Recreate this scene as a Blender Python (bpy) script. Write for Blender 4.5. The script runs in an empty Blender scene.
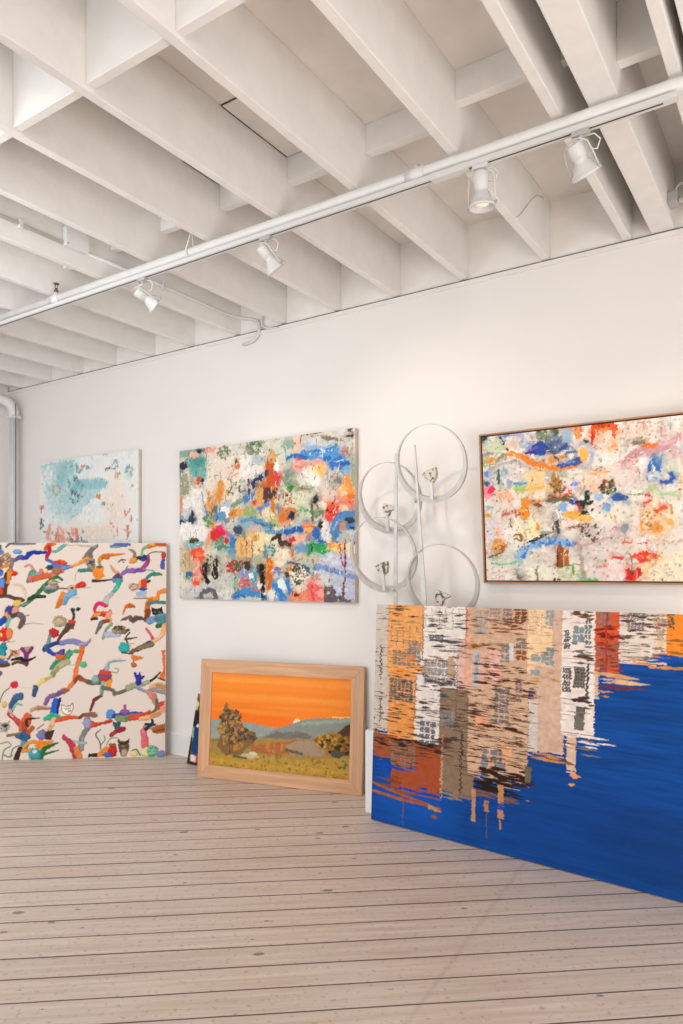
# Corner of a painter's gallery: canvases hung on and leaning against a white wall, under painted
# open joists with a lighting track. Room axes: X along the wall, Y into the wall, Z up; metres.
import bpy, bmesh, math, random
import numpy as np
from mathutils import Vector, Matrix
SC = bpy.context.scene
COL = SC.collection
R = math.radians

# ------------------------------------------------------------------ helpers
def srgb(h):
    h = h.lstrip('#'); c = [int(h[i:i+2], 16)/255 for i in (0, 2, 4)]
    return [x/12.92 if x <= .04045 else ((x+.055)/1.055)**2.4 for x in c]

def tag(o, label=None, cat=None, group=None, kind=None):
    if label: o['label'] = label
    if cat: o['category'] = cat
    if group: o['group'] = group
    if kind: o['kind'] = kind
    return o

def empty(name, loc=(0, 0, 0), label=None, cat=None, group=None, matrix=None):
    o = bpy.data.objects.new(name, None); COL.objects.link(o)
    o.empty_display_size = .1
    if matrix is not None: o.matrix_world = matrix
    else: o.location = loc
    return tag(o, label, cat, group)

def obj(name, bm, mats, parent=None, smooth=None, bevel=0):
    if smooth is not None:
        for f in bm.faces: f.smooth = smooth
    bmesh.ops.recalc_face_normals(bm, faces=bm.faces)
    me = bpy.data.meshes.new(name); bm.to_mesh(me); bm.free()
    for m in (mats if isinstance(mats, (list, tuple)) else [mats]): me.materials.append(m)
    o = bpy.data.objects.new(name, me); COL.objects.link(o)
    if parent is not None: o.parent = parent
    if bevel:
        m = o.modifiers.new('bevel', 'BEVEL'); m.width = bevel; m.segments = 2; m.limit_method = 'ANGLE'
    return o

def box(bm, lo, hi, mi=0):
    v = [bm.verts.new((x, y, z)) for x in (lo[0], hi[0]) for y in (lo[1], hi[1]) for z in (lo[2], hi[2])]
    for q in ((0, 1, 3, 2), (4, 6, 7, 5), (0, 4, 5, 1), (2, 3, 7, 6), (0, 2, 6, 4), (1, 5, 7, 3)):
        f = bm.faces.new([v[i] for i in q]); f.material_index = mi
    return v

def prism(bm, poly, a0, a1, axis='y', mi=0):
    def P(p, t): return (p[0], t, p[1]) if axis == 'y' else ((t, p[0], p[1]) if axis == 'x' else (p[0], p[1], t))
    A = [bm.verts.new(P(p, a0)) for p in poly]; B = [bm.verts.new(P(p, a1)) for p in poly]
    n = len(poly)
    fs = [bm.faces.new(A), bm.faces.new(B[::-1])] + [bm.faces.new((A[i], A[(i+1) % n], B[(i+1) % n], B[i])) for i in range(n)]
    for f in fs: f.material_index = mi

def tube(bm, pts, r, seg=12, closed=False, mi=0):
    P = [Vector(p) for p in pts]; n = len(P)
    rr = r if isinstance(r, (list, tuple)) else [r]*n
    rings = []; up = None
    for i in range(n):
        a = P[(i-1) % n] if (closed or i > 0) else P[0]
        b = P[(i+1) % n] if (closed or i < n-1) else P[-1]
        t = (b-a).normalized()
        if up is None:
            up = Vector((0, 0, 1)) if abs(t.z) < .9 else Vector((1, 0, 0))
        s = t.cross(up).normalized(); up = s.cross(t).normalized()
        rings.append([bm.verts.new(P[i] + (s*math.cos(k*2*math.pi/seg) + up*math.sin(k*2*math.pi/seg))*rr[i]) for k in range(seg)])
    m = n if closed else n-1
    for i in range(m):
        A, B = rings[i], rings[(i+1) % n]
        for k in range(seg):
            f = bm.faces.new((A[k], A[(k+1) % seg], B[(k+1) % seg], B[k])); f.smooth = True; f.material_index = mi
    if not closed:
        bm.faces.new(rings[0][::-1]).material_index = mi; bm.faces.new(rings[-1]).material_index = mi

def lathe(bm, prof, seg=28, M=None, mi=0):
    M = M or Matrix()
    rings = []
    for r, z in prof:
        rings.append([bm.verts.new(M @ Vector((r*math.cos(2*math.pi*k/seg), r*math.sin(2*math.pi*k/seg), z))) for k in range(seg)])
    for A, B in zip(rings, rings[1:]):
        for k in range(seg):
            f = bm.faces.new((A[k], A[(k+1) % seg], B[(k+1) % seg], B[k])); f.smooth = True; f.material_index = mi
    for g in (rings[0][::-1], rings[-1]):
        if (g[0].co-g[len(g)//2].co).length > 1e-5: bm.faces.new(g).material_index = mi

# ------------------------------------------------------------------ materials
def mat(name, color, rough=.6, metal=0, noise=0, nscale=6, bump=0, bscale=60, emit=0):
    m = bpy.data.materials.new(name); m.use_nodes = True
    nt = m.node_tree; N = nt.nodes; L = nt.links
    b = N['Principled BSDF']
    c = (*srgb(color), 1) if isinstance(color, str) else (*color, 1)
    b.inputs['Base Color'].default_value = c
    b.inputs['Roughness'].default_value = rough; b.inputs['Metallic'].default_value = metal
    tc = N.new('ShaderNodeTexCoord')
    if noise:
        n = N.new('ShaderNodeTexNoise'); n.inputs['Scale'].default_value = nscale; n.inputs['Detail'].default_value = 5
        L.new(tc.outputs['Object'], n.inputs['Vector'])
        r = N.new('ShaderNodeValToRGB'); r.color_ramp.elements[0].position = .35; r.color_ramp.elements[1].position = .65
        r.color_ramp.elements[0].color = (*[x*(1-noise) for x in c[:3]], 1); r.color_ramp.elements[1].color = c
        L.new(n.outputs['Fac'], r.inputs['Fac']); L.new(r.outputs['Color'], b.inputs['Base Color'])
    if bump:
        n2 = N.new('ShaderNodeTexNoise'); n2.inputs['Scale'].default_value = bscale; n2.inputs['Detail'].default_value = 4
        L.new(tc.outputs['Object'], n2.inputs['Vector'])
        bp = N.new('ShaderNodeBump'); bp.inputs['Strength'].default_value = bump; bp.inputs['Distance'].default_value = .01
        L.new(n2.outputs['Fac'], bp.inputs['Height']); L.new(bp.outputs['Normal'], b.inputs['Normal'])
    if emit:
        b.inputs['Emission Color'].default_value = c; b.inputs['Emission Strength'].default_value = emit
    return m

M_WALL = mat('white_wall_paint', (.80, .757, .722), .8, noise=.02, nscale=2, bump=.05, bscale=40)
M_BEAM = mat('painted_joist', (.84, .81, .78), .65, noise=.05, nscale=9, bump=.12, bscale=30)
M_DECK = mat('painted_deck', (.88, .835, .785), .7, noise=.08, nscale=5, bump=.15, bscale=18)
M_GAP = mat('dark_gap', (.06, .055, .05), .9)
M_BASE = mat('baseboard_paint', (.78, .755, .73), .5, noise=.03)
M_PIPE = mat('white_pipe_paint', (.71, .69, .67), .45, noise=.05, nscale=14)
M_LAMP = mat('white_lamp_enamel', (.66, .645, .625), .4)
M_GREY = mat('grey_plastic', (.42, .41, .40), .5)
M_BRASS = mat('weathered_brass', (.33, .19, .11), .4, metal=.8, noise=.3, nscale=50)
M_CHROME = mat('brushed_steel', (.56, .535, .51), .42, metal=.3, noise=.12, nscale=25)
M_WIRE = mat('dark_wire', (.16, .16, .17), .6)
M_PLINTH = mat('white_plinth_paint', (.82, .80, .78), .6, noise=.02)
M_BACK = mat('canvas_back', (.62, .58, .52), .9, noise=.06)
M_LINER = mat('dark_frame_liner', (.05, .035, .03), .8)
M_GLOW = mat('lamp_lens', (1, .93, .82), .3, emit=.35)

def wood(name, c0, c1, axis, scale=1.0):
    m = bpy.data.materials.new(name); m.use_nodes = True
    nt = m.node_tree; N = nt.nodes; L = nt.links; b = N['Principled BSDF']; b.inputs['Roughness'].default_value = .5
    tc = N.new('ShaderNodeTexCoord'); mp = N.new('ShaderNodeMapping')
    s = [38, 38, 38]; s[axis] = 2.2
    mp.inputs['Scale'].default_value = [q*scale for q in s]
    n = N.new('ShaderNodeTexNoise'); n.inputs['Scale'].default_value = 1; n.inputs['Detail'].default_value = 6; n.inputs['Distortion'].default_value = .6
    r = N.new('ShaderNodeValToRGB'); r.color_ramp.elements[0].position = .3; r.color_ramp.elements[1].position = .72
    r.color_ramp.elements[0].color = (*srgb(c0), 1); r.color_ramp.elements[1].color = (*srgb(c1), 1)
    L.new(tc.outputs['Object'], mp.inputs['Vector']); L.new(mp.outputs['Vector'], n.inputs['Vector']); L.new(n.outputs['Fac'], r.inputs['Fac'])
    L.new(r.outputs['Color'], b.inputs['Base Color'])
    return m
M_OAKX = wood('pale_wood_along', 'b98b66', 'd3a47c', 0)
M_OAKZ = wood('pale_wood_upright', 'b98b66', 'd3a47c', 2)
M_TRIMX = wood('thin_frame_wood_along', '9a6238', 'c08a5c', 0)
M_TRIMZ = wood('thin_frame_wood_upright', '8a5630', 'b07a4c', 2)

def floor_material():
    m = bpy.data.materials.new('worn_painted_floorboards'); m.use_nodes = True
    nt = m.node_tree; N = nt.nodes; L = nt.links; b = N['Principled BSDF']
    def math_(op, a, b_=None):
        n = N.new('ShaderNodeMath'); n.operation = op
        for i, q in enumerate((a, b_)):
            if q is None: continue
            if isinstance(q, (int, float)): n.inputs[i].default_value = q
            else: L.new(q, n.inputs[i])
        return n.outputs[0]
    def mix(f, a, b_, mode='MIX'):
        n = N.new('ShaderNodeMix'); n.data_type = 'RGBA'; n.blend_type = mode
        for i, q in ((0, f), (6, a), (7, b_)):
            if isinstance(q, (int, float)): n.inputs[i].default_value = q
            elif isinstance(q, tuple): n.inputs[i].default_value = (*q, 1)
            else: L.new(q, n.inputs[i])
        return n.outputs[2]
    tc = N.new('ShaderNodeTexCoord'); mp = N.new('ShaderNodeMapping'); mp.inputs['Rotation'].default_value = (0, 0, R(-39.55))
    L.new(tc.outputs['Object'], mp.inputs['Vector'])
    sp = N.new('ShaderNodeSeparateXYZ'); L.new(mp.outputs['Vector'], sp.inputs[0])
    t, s = sp.outputs[0], sp.outputs[1]
    wob = N.new('ShaderNodeTexNoise'); wob.inputs['Scale'].default_value = 1.6; wob.inputs['Detail'].default_value = 3
    L.new(mp.outputs['Vector'], wob.inputs['Vector'])
    k = math_('DIVIDE', math_('ADD', math_('SUBTRACT', s, 2.456-15), math_('MULTIPLY', math_('SUBTRACT', wob.outputs['Fac'], .5), .008)), .15)
    idx = math_('FLOOR', k); fr = math_('FRACT', k)
    wn = N.new('ShaderNodeTexWhiteNoise'); wn.noise_dimensions = '1D'; L.new(idx, wn.inputs['W'])
    # gap between boards, wider on some joints
    half = math_('ADD', math_('MULTIPLY', wn.outputs['Value'], .022), .026)
    edge = math_('MINIMUM', fr, math_('SUBTRACT', 1, fr))
    gap = math_('SUBTRACT', 1, math_('MINIMUM', 1, math_('DIVIDE', edge, half)))
    gap = math_('MINIMUM', 1, math_('MULTIPLY', gap, 2.6))
    # streaky wear along each board
    cb = N.new('ShaderNodeCombineXYZ'); L.new(math_('ADD', math_('MULTIPLY', t, 1.6), math_('MULTIPLY', idx, 7.3)), cb.inputs[0]); L.new(math_('MULTIPLY', s, 34), cb.inputs[1])
    st = N.new('ShaderNodeTexNoise'); st.inputs['Scale'].default_value = 1; st.inputs['Detail'].default_value = 7; st.inputs['Roughness'].default_value = .65
    L.new(cb.outputs[0], st.inputs['Vector'])
    rp = N.new('ShaderNodeValToRGB'); e = rp.color_ramp.elements; e[0].position = .28; e[1].position = .66
    e[0].color = (.50, .385, .315, 1); e[1].color = (.72, .61, .53, 1)
    L.new(st.outputs['Fac'], rp.inputs['Fac'])
    tint = mix(math_('MULTIPLY', wn.outputs['Value'], .30), rp.outputs['Color'], (.50, .40, .33))
    # large worn patches
    wp = N.new('ShaderNodeTexNoise'); wp.inputs['Scale'].default_value = 1.1; wp.inputs['Detail'].default_value = 6
    L.new(mp.outputs['Vector'], wp.inputs['Vector'])
    rw = N.new('ShaderNodeValToRGB'); rw.color_ramp.elements[0].position = .42; rw.color_ramp.elements[1].position = .62
    L.new(wp.outputs['Fac'], rw.inputs['Fac'])
    tint = mix(math_('MULTIPLY', rw.outputs['Color'], .22), tint, (.74, .66, .60))
    # nail heads, chips and specks of bare wood
    vo = N.new('ShaderNodeTexVoronoi'); vo.inputs['Scale'].default_value = 1.0; vo.inputs['Randomness'].default_value = 1
    cv = N.new('ShaderNodeCombineXYZ'); L.new(math_('MULTIPLY', t, 6.5), cv.inputs[0]); L.new(math_('MULTIPLY', s, 13.0), cv.inputs[1]); L.new(cv.outputs[0], vo.inputs['Vector'])
    vs = N.new('ShaderNodeSeparateColor'); L.new(vo.outputs['Color'], vs.inputs[0])
    rad = math_('MULTIPLY', math_('MULTIPLY', vs.outputs[0], vs.outputs[1]), .24)
    speck = math_('MINIMUM', 1, math_('MULTIPLY', math_('MAXIMUM', 0, math_('SUBTRACT', rad, vo.outputs['Distance'])), 26))
    fine = N.new('ShaderNodeTexNoise'); fine.inputs['Scale'].default_value = 42; fine.inputs['Detail'].default_value = 3
    L.new(mp.outputs['Vector'], fine.inputs['Vector'])
    chips = math_('MINIMUM', 1, math_('MULTIPLY', math_('MAXIMUM', 0, math_('SUBTRACT', fine.outputs['Fac'], .59)), 8))
    c = mix(math_('MULTIPLY', speck, .75), tint, (.14, .095, .07))
    c = mix(math_('MULTIPLY', chips, .42), c, (.22, .155, .115))
    # an old straight scrape running out from the big blue canvas
    ob = N.new('ShaderNodeSeparateXYZ'); L.new(tc.outputs['Object'], ob.inputs[0])
    lx = math_('ADD', math_('MULTIPLY', math_('SUBTRACT', ob.outputs[1], 2.36), -.084), -1.168)
    dl = math_('ABSOLUTE', math_('SUBTRACT', ob.outputs[0], lx))
    scr = math_('MULTIPLY', math_('MAXIMUM', 0, math_('SUBTRACT', 1, math_('DIVIDE', dl, .018))), math_('MULTIPLY', st.outputs['Fac'], .40))
    c = mix(scr, c, (.25, .19, .15))
    c = mix(math_('MULTIPLY', gap, .93), c, (.055, .035, .025))
    L.new(c, b.inputs['Base Color'])
    b.inputs['Roughness'].default_value = .42
    rr = math_('ADD', .36, math_('MULTIPLY', st.outputs['Fac'], .22)); L.new(rr, b.inputs['Roughness'])
    h = math_('SUBTRACT', math_('MULTIPLY', st.outputs['Fac'], .15), gap)
    bp = N.new('ShaderNodeBump'); bp.inputs['Strength'].default_value = .35; bp.inputs['Distance'].default_value = .006
    L.new(h, bp.inputs['Height']); L.new(bp.outputs['Normal'], b.inputs['Normal'])
    return m

def paint_material():
    m = bpy.data.materials.new('artist_paint'); m.use_nodes = True
    nt = m.node_tree; N = nt.nodes; L = nt.links; b = N['Principled BSDF']
    a = N.new('ShaderNodeAttribute'); a.attribute_name = 'paint'
    L.new(a.outputs['Color'], b.inputs['Base Color'])
    b.inputs['Roughness'].default_value = .6; b.inputs['Specular IOR Level'].default_value = .12
    tc = N.new('ShaderNodeTexCoord'); n = N.new('ShaderNodeTexNoise'); n.inputs['Scale'].default_value = 90; n.inputs['Detail'].default_value = 3
    L.new(tc.outputs['Object'], n.inputs['Vector'])
    bp = N.new('ShaderNodeBump'); bp.inputs['Strength'].default_value = .12; bp.inputs['Distance'].default_value = .004
    L.new(n.outputs['Fac'], bp.inputs['Height']); L.new(bp.outputs['Normal'], b.inputs['Normal'])
    return m
M_PAINT = paint_material()
M_FLOOR = floor_material()

# ------------------------------------------------------------------ brushwork
# Every painting is a list of brush marks in millimetres on its own canvas (x from the left edge, z from
# the bottom edge): b dab, f dry scumble, s stroke, p patch, d dabs scattered, w wash, and for the water
# picture j ragged column, r ripple lines, g window rows, z wavering line.
STROKES = {
    'M': [
     ('f','e9dccb',468,993,249,185,90),('f','ece8e2',135,761,141,101,90),('f','ece8e2',795,1020,137,95,90),('f','d8cfc8',669,1158,183,53,80),('p','6fb0a5',[100,1123,150,1130,281,1129,296,1028,296,957,197,964,135,1013,116,1065]),
     ('f','4f948c',212,1091,77,40,90),('f','8fb8b8',228,1001,69,40,90),('p','a3a68c',[11,977,87,1011,119,930,119,840,56,833,11,847]),('b','8fb09a',79,1175,73,25,0),('b','eab8a8',166,1154,53,22,0),('b','e8ac9c',342,1181,69,22,0),
     ('b','3a3f50',40,1077,41,32,0),('b','3a3f50',225,1179,31,18,0),('b','d8602f',217,940,25,33,0),('b','2f4058',258,932,17,24,0),('d','7a8a6a',490,1137,70,52,46,10),('d','8a9a78',801,1156,89,58,70,11),
     ('d','5f7058',801,1166,69,42,20,10),('b','d88a5a',627,1032,31,32,0),('b','6a5a48',615,1067,17,15,0),('s','e8a04a',[453,891,442,821,442,739],[71,76,33]),('f','d88a38',446,821,29,54,80),('s','e09040',[328,828,328,734],[36,18]),
     ('s','d89858',[358,744,361,625],[38]),('d','c0504a',570,974,65,64,10,7),('s','4a5a44',[548,823,598,897,613,875],[7]),('s','4a5a44',[648,883,648,830,714,841],[9]),('s','4a5a44',[523,838,587,817],[10]),
     ('s','5a6a54',[512,946,570,921],[6]),('f','8aa8b8',849,1057,68,33,70),('p','2f3f64',[767,901,836,928,883,955,883,893,808,893,795,836,774,838]),('s','2f4f8a',[760,823,739,769],[22]),('s','6a4a3a',[739,908,746,808],[17]),
     ('s','5a8ac0',[774,785,704,750],[51]),('s','b8c8d8',[468,743,683,734],[38]),('s','8aa070',[577,725,676,759],[35]),('b','e09040',584,667,60,34,0),('b','e8a860',658,675,40,23,0),('b','9ab070',753,670,58,38,0),
     ('s','2f4058',[150,699,150,626],[29]),('s','4a80b8',[298,714,313,647],[18]),('b','7a9ab0',442,663,56,50,0),('b','6a7a6a',402,705,30,27,0),('s','d8702a',[943,1028,941,853],[70]),('b','7a4a38',910,792,40,54,0),
     ('s','e0a868',[849,828,849,718],[64]),('b','d84a3a',801,743,21,15,0),('s','6a90d0',[836,687,937,720],[31]),('s','e0a088',[17,830,17,682],[35]),('b','f0ece6',497,677,50,43,0),('s','8a90a0',[258,854,266,765],[12]),
     ('s','b8a898',[453,989,461,939],[15]),('f','d5d6c4',1032,1072,118,113,90),('s','efc4b4',[1205,1192,1205,1081],[68,52]),('b','9ab5a4',1120,1140,54,37,0),('f','e2ddd8',1516,1135,200,63,80),
     ('s','8a6a58',[1262,1205,1348,1204,1427,1205],[9,25,9]),('s','8f846c',[1445,1160,1528,1139,1609,1118],[37,30,11]),('s','a8a090',[1336,1178,1457,1175],[11]),('b','3a3030',1669,1182,16,9,0),
     ('s','3a3030',[1638,1147,1687,1142],[17]),('s','5a9ad0',[1262,1066,1348,1048,1421,1052,1528,1056],[56,67,63]),('s','2f78b8',[1110,1032,1174,1054,1287,1037],[18,30]),('b','2f78c0',1475,1007,40,20,0),
     ('s','3f88c8',[1360,1067,1516,1072],[24]),('s','9ab8d8',[1299,1106,1421,1088,1516,1091],[20]),('d','c8d8e8',1421,1056,108,34,14,10),('s','3f80c8',[1516,962,1575,989,1661,959],[58,54,21]),('b','2f68b0',1609,962,37,12,0),
     ('s','c8d8e8',[1534,978,1609,993],[11]),('s','8ab0d8',[1621,942,1633,898],[25]),('s','f0a898',[1193,975,1299,993,1427,995],[50,41,18]),('s','d85a50',[1209,1040,1237,1021],[16]),('s','e88a80',[1193,977,1249,957],[20]),
     ('p','f0c078',[1342,970,1421,958,1457,945,1451,897,1421,884,1360,914]),('s','e07058',[1589,1041,1627,1040,1661,1013],[10]),('s','9ab090',[1678,994,1684,832],[29]),
     ('p','f09a4a',[1612,870,1655,872,1669,823,1696,783,1696,702,1633,710,1655,757,1598,785,1627,826]),('b','f07a28',1667,728,32,23,0),('b','f5b060',1623,788,30,15,0),('f','c8c0b8',1516,872,59,49,80),
     ('b','8f877f',1551,841,30,25,0),('d','7a7470',1528,852,59,49,14,7),('b','3f8a3a',1148,821,48,17,0),('f','7f917f',1123,896,58,63,90),('s','a8a888',[1180,816,1336,816],[32]),('f','eeeae2',1348,875,61,59,80),
     ('s','8a8060',[1224,819,1324,805],[9]),('p','3a3a38',[1352,751,1387,761,1380,697,1346,705]),('p','f08068',[1457,706,1692,699,1696,667,1563,654,1540,570,1454,573]),('b','e8553a',1514,634,50,49,0),
     ('b','e8c0a0',1615,658,46,23,0),('s','5a84b0',[1540,587,1609,604,1703,603],[53]),('d','5a3a34',1516,658,47,39,7,9),('s','c8622a',[953,1028,950,847],[54]),('b','e0483f',1008,905,39,49,0),('b','f0ece4',1012,992,29,41,0),
     ('d','d8a868',969,1062,48,45,34,12),('b','3f4a60',919,947,19,23,0),('b','6a4038',933,796,43,54,0),('b','e0784a',1006,838,26,21,0),('d','4a3a34',1006,787,79,51,34,9),('f','e8dfc8',1110,750,90,61,90),
     ('d','c87a4a',1110,750,77,53,24,9),('d','4a4a44',1103,760,64,51,12,8),('s','d8842a',[979,742,979,649],[35]),('s','d8843a',[1061,681,1065,615],[30]),('b','d8803a',1148,641,51,40,0),('b','2f4058',1155,621,25,28,0),
     ('b','7a90a8',1025,683,18,37,0),('f','ccd0b0',1249,692,75,75,80),('s','6a5a50',[1333,697,1342,578],[18]),('d','5a8a5a',1385,626,73,43,24,10),('d','6a9a6a',1255,641,50,44,18,10),('b','e8d8b0',953,635,40,31,0),
     ('s','b0a898',[1469,925,1469,837],[11]),('p','c9c8bf',[24,79,212,115,304,138,424,182,570,161,598,20,8,8]),('s','8aa8b0',[17,657,56,597],[59]),('b','3a4658',135,630,34,47,0),('b','3a4658',24,612,24,34,0),
     ('b','ece6e0',79,542,92,63,0),('b','ece6e0',228,526,80,69,0),('s','e09a50',[367,670,357,571],[33]),('d','6a9a6a',319,633,45,66,26,12),('b','6a9ab8',442,650,77,30,0),('b','7a90a8',512,614,35,19,0),
     ('p','f03070',[409,569,468,578,505,528,483,496,431,498,416,531]),('b','e0323a',394,508,51,39,0),('b','e83050',483,518,29,30,0),('s','f0a070',[327,501,307,419],[31]),('b','5a4840',158,461,47,27,0),
     ('s','8ab8b8',[100,420,251,434],[45]),('p','f05a38',[106,381,166,405,243,408,281,386,296,345,243,287,166,299,142,349]),('b','f8805a',220,354,43,18,0),('s','e04a28',[189,326,197,284],[21]),
     ('s','e8a088',[200,287,212,176],[81]),('p','c8b088',[16,351,111,383,150,293,150,226,24,215]),('s','a89878',[56,350,65,249],[11]),('s','a89878',[111,350,116,260],[9]),('f','d8d0b8',334,336,60,70,90),
     ('d','5a5040',334,297,57,66,34,9),('s','2f2a28',[281,265,289,193,319,132],[42,49,34]),('s','3a3028',[406,307,397,191],[31,66]),('b','3f70a8',111,192,47,30,0),('b','5aa06a',87,173,22,16,0),('b','f0704a',166,195,17,16,0),
     ('b','f05a38',189,126,36,22,0),('f','e8d8c0',40,136,64,45,80),('d','c83a3a',243,215,18,28,5,12),('f','d8d0dc',228,70,77,29,80),('f','dedbd2',512,52,87,43,80),('s','6f6b72',[243,15,258,51,327,69,387,48,397,18],[47,44,47]),
     ('f','8fb09a',453,421,74,54,60),('d','5a9070',468,432,76,56,30,14),('b','d03a38',509,455,25,19,0),('s','3f80c0',[587,456,573,397],[55]),('b','6aa0c0',564,374,32,32,0),('b','4a5a68',634,529,43,45,0),
     ('p','e8b878',[613,469,711,481,781,446,774,325,627,327]),('p','ecd8a8',[788,498,903,515,943,431,903,360,822,330,778,383]),('s','8a7a50',[718,468,718,347],[9]),('s','8a7a50',[774,456,781,335],[8]),
     ('s','d89858',[669,459,672,342],[15]),('f','8ab0c0',739,574,118,36,80),('s','6a98b8',[676,602,795,611,970,544],[27,37]),('s','4a7890',[795,592,917,557],[14]),('b','d8b0a8',795,548,58,15,0),('b','d8a04a',815,471,36,25,0),
     ('s','c88838',[836,371,903,360],[19]),('f','9aa890',613,257,94,56,95),('d','c83a30',598,257,89,54,30,14),('d','4a6a4a',613,257,86,53,34,11),('b','d8402f',562,260,23,28,0),('b','5a4030',728,265,36,27,0),
     ('b','b0b090',822,298,46,31,0),('p','8a9ac8',[655,225,725,241,760,183,739,151,669,156]),('s','4aa8c0',[781,238,811,183,781,146],[31]),('b','e8ece8',767,183,25,25,0),('b','d88a9a',739,183,19,21,0),
     ('b','d07a78',697,127,66,40,0),('s','8ab088',[607,166,607,81],[32]),('b','b09098',767,120,50,19,0),('s','4a90c8',[587,27,683,60,795,55,910,22],[37,62,30]),('s','2f70b0',[598,22,711,34],[17]),
     ('s','2f2520',[870,251,883,141,883,35],[47,36]),('s','5a3a4a',[849,248,857,191],[14]),('b','d8702a',943,183,21,74,0),('b','4a8ab0',923,359,35,41,0),('s','f06a38',[792,73,856,76],[16]),('b','e8e4dc',849,120,19,31,0),
     ('f','ecdcb8',979,441,93,72,90),('f','ecdcc0',1045,327,91,68,90),('b','a8c080',986,585,42,31,0),('s','6a98c0',[913,513,1045,506,1252,524],[28,52]),('s','2f68b0',[1097,504,1264,532],[39]),('b','d87a38',1078,610,52,24,0),
     ('b','2f3f58',1148,615,26,22,0),('d','5a7a8a',966,555,53,31,10,11),('p','bfc2d4',[1397,322,1504,345,1701,342,1701,33,1516,29,1445,126,1397,184]),('f','dcdce6',1504,292,106,33,90),('b','e8483a',1495,589,40,35,0),
     ('p','5a88b8',[1522,574,1563,615,1707,609,1707,497,1609,517,1575,426,1504,428,1481,487]),('s','86aad0',[1528,515,1575,581],[17]),('b','c09068',1604,527,32,29,0),('b','3a4858',1667,568,43,16,0),('b','3a4858',1680,519,20,17,0),
     ('s','dcd8d0',[1445,542,1469,463],[65]),('p','e8b0a0',[1135,468,1268,474,1280,424,1174,416]),('s','4f3a34',[966,446,1032,481,1058,429,1138,412],[19,54,26]),('b','5a423a',1084,423,52,20,0),('b','c84040',1158,452,31,22,0),
     ('b','f0a868',1305,511,44,38,0),('s','e87a3a',[1264,539,1346,536],[19]),('b','4a3428',1415,539,23,28,0),('b','9a98a0',1311,453,37,34,0),('b','3a70b8',1372,486,30,38,0),('s','3a70b8',[1385,436,1469,414],[20]),
     ('p','2f9a58',[1284,399,1342,409,1336,351,1299,326]),('p','35a55f',[1342,424,1421,417,1469,372,1507,354,1421,340,1360,372]),('s','1f6a40',[1336,417,1338,363],[11]),('s','6a9ac0',[1199,385,1287,374],[34]),
     ('b','f0c880',1540,393,73,29,0),('d','e8904a',1551,398,76,29,12,11),('s','f0d0a8',[1667,391,1678,319],[46]),('b','2f4068',1687,414,17,17,0),('b','b8b8b0',1627,449,60,40,0),('s','b84a3a',[1581,417,1590,301,1623,250],[10]),
     ('s','7a3a38',[1623,435,1619,320,1623,223,1609,48],[9,13]),('s','8aa0c8',[1372,251,1493,233,1707,171],[44,29]),('s','6a90c0',[1457,226,1592,202],[17]),('s','d88030',[1161,411,1161,340],[18]),('f','7a9ab8',1237,374,50,26,80),
     ('b','c8c0a8',1243,314,53,30,0),('b','c4bea8',1354,303,56,30,0),('s','8a8a80',[1348,293,1351,199],[20]),('s','3f6a90',[1123,285,1212,274,1287,249,1314,219],[17,30]),('s','d8803a',[1155,270,1135,214,1151,169],[23]),
     ('b','5a3a34',1116,189,19,24,0),('b','e4ddc4',1218,194,83,78,0),('d','7a2f2f',1218,199,83,66,40,9),('d','3f5a3f',1218,194,78,72,44,9),('f','dcd2c0',1445,155,72,49,80),('d','e06a50',1366,174,37,30,10,9),
     ('f','b8c8c0',953,369,56,64,80),('d','5a8a80',953,380,48,62,16,11),('s','d87020',[946,297,946,106],[61,38]),('d','e8a048',946,256,33,52,9,11),('b','7a80b8',1025,240,37,14,0),('s','3f88c8',[986,106,1045,81,1071,15],[54,58]),
     ('s','3f88c8',[1120,148,1138,57],[32]),('b','e4ecf0',1065,122,35,39,0),('f','e8e4dc',953,49,66,35,90),('s','5a9ad0',[1006,60,1038,20],[16]),('p','e8906a',[1142,60,1299,82,1338,8,1161,0]),('b','6a4038',1199,53,23,16,0),
     ('p','f07a70',[1280,124,1336,145,1403,130,1445,67,1427,13,1342,4,1299,45]),('s','e85050',[1336,105,1348,21],[22]),('b','f8a898',1409,66,31,35,0),
     ('p','6a6068',[1435,0,1451,101,1471,116,1495,107,1516,117,1535,102,1540,47,1609,45,1667,30,1669,5]),('s','7a3a3a',[1609,127,1607,48],[9]),
    ],
    'R': [
     ('b','c4d0b0',89,814,68,44,0),('f','d8d0cc',219,703,112,45,80),('b','3a5068',35,876,21,18,0),('d','2f2f34',148,840,21,14,8,6),('b','2f2f34',134,869,9,14,0),('b','6a90c8',173,883,18,18,0),('f','a8a8d0',229,877,37,23,90),
     ('b','dcc4b4',213,816,32,23,0),('b','7a3a5a',170,788,9,11,0),('s','9ab0d0',[10,776,41,778],[19]),('s','a89880',[44,782,83,778],[19]),('b','a8c090',27,726,24,26,0),('s','e8a04a',[43,736,89,746],[23]),
     ('s','9aa080',[104,729,145,768],[22]),('s','8a9088',[143,762,178,770],[10]),('d','8a8a80',144,745,38,27,12,6),('s','e8862f',[178,765,230,758,284,726,347,692,418,669,489,657,600,664],[28,35,31,13]),
     ('s','f4b060',[188,769,257,743],[8]),('p','2f4a9a',[258,767,313,775,337,808,378,821,413,809,421,765,385,742,285,749]),('b','3558a8',377,778,34,32,0),('b','7a90a8',449,810,53,38,0),('f','44506a',448,784,53,38,80),
     ('s','44506a',[395,776,447,745,472,704],[13]),('s','6a80a8',[457,783,531,780],[35]),('f','8fb0c8',528,832,31,44,95),('s','3f5a90',[491,765,528,789],[21]),('s','5a7890',[517,746,577,742],[11]),
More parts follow.
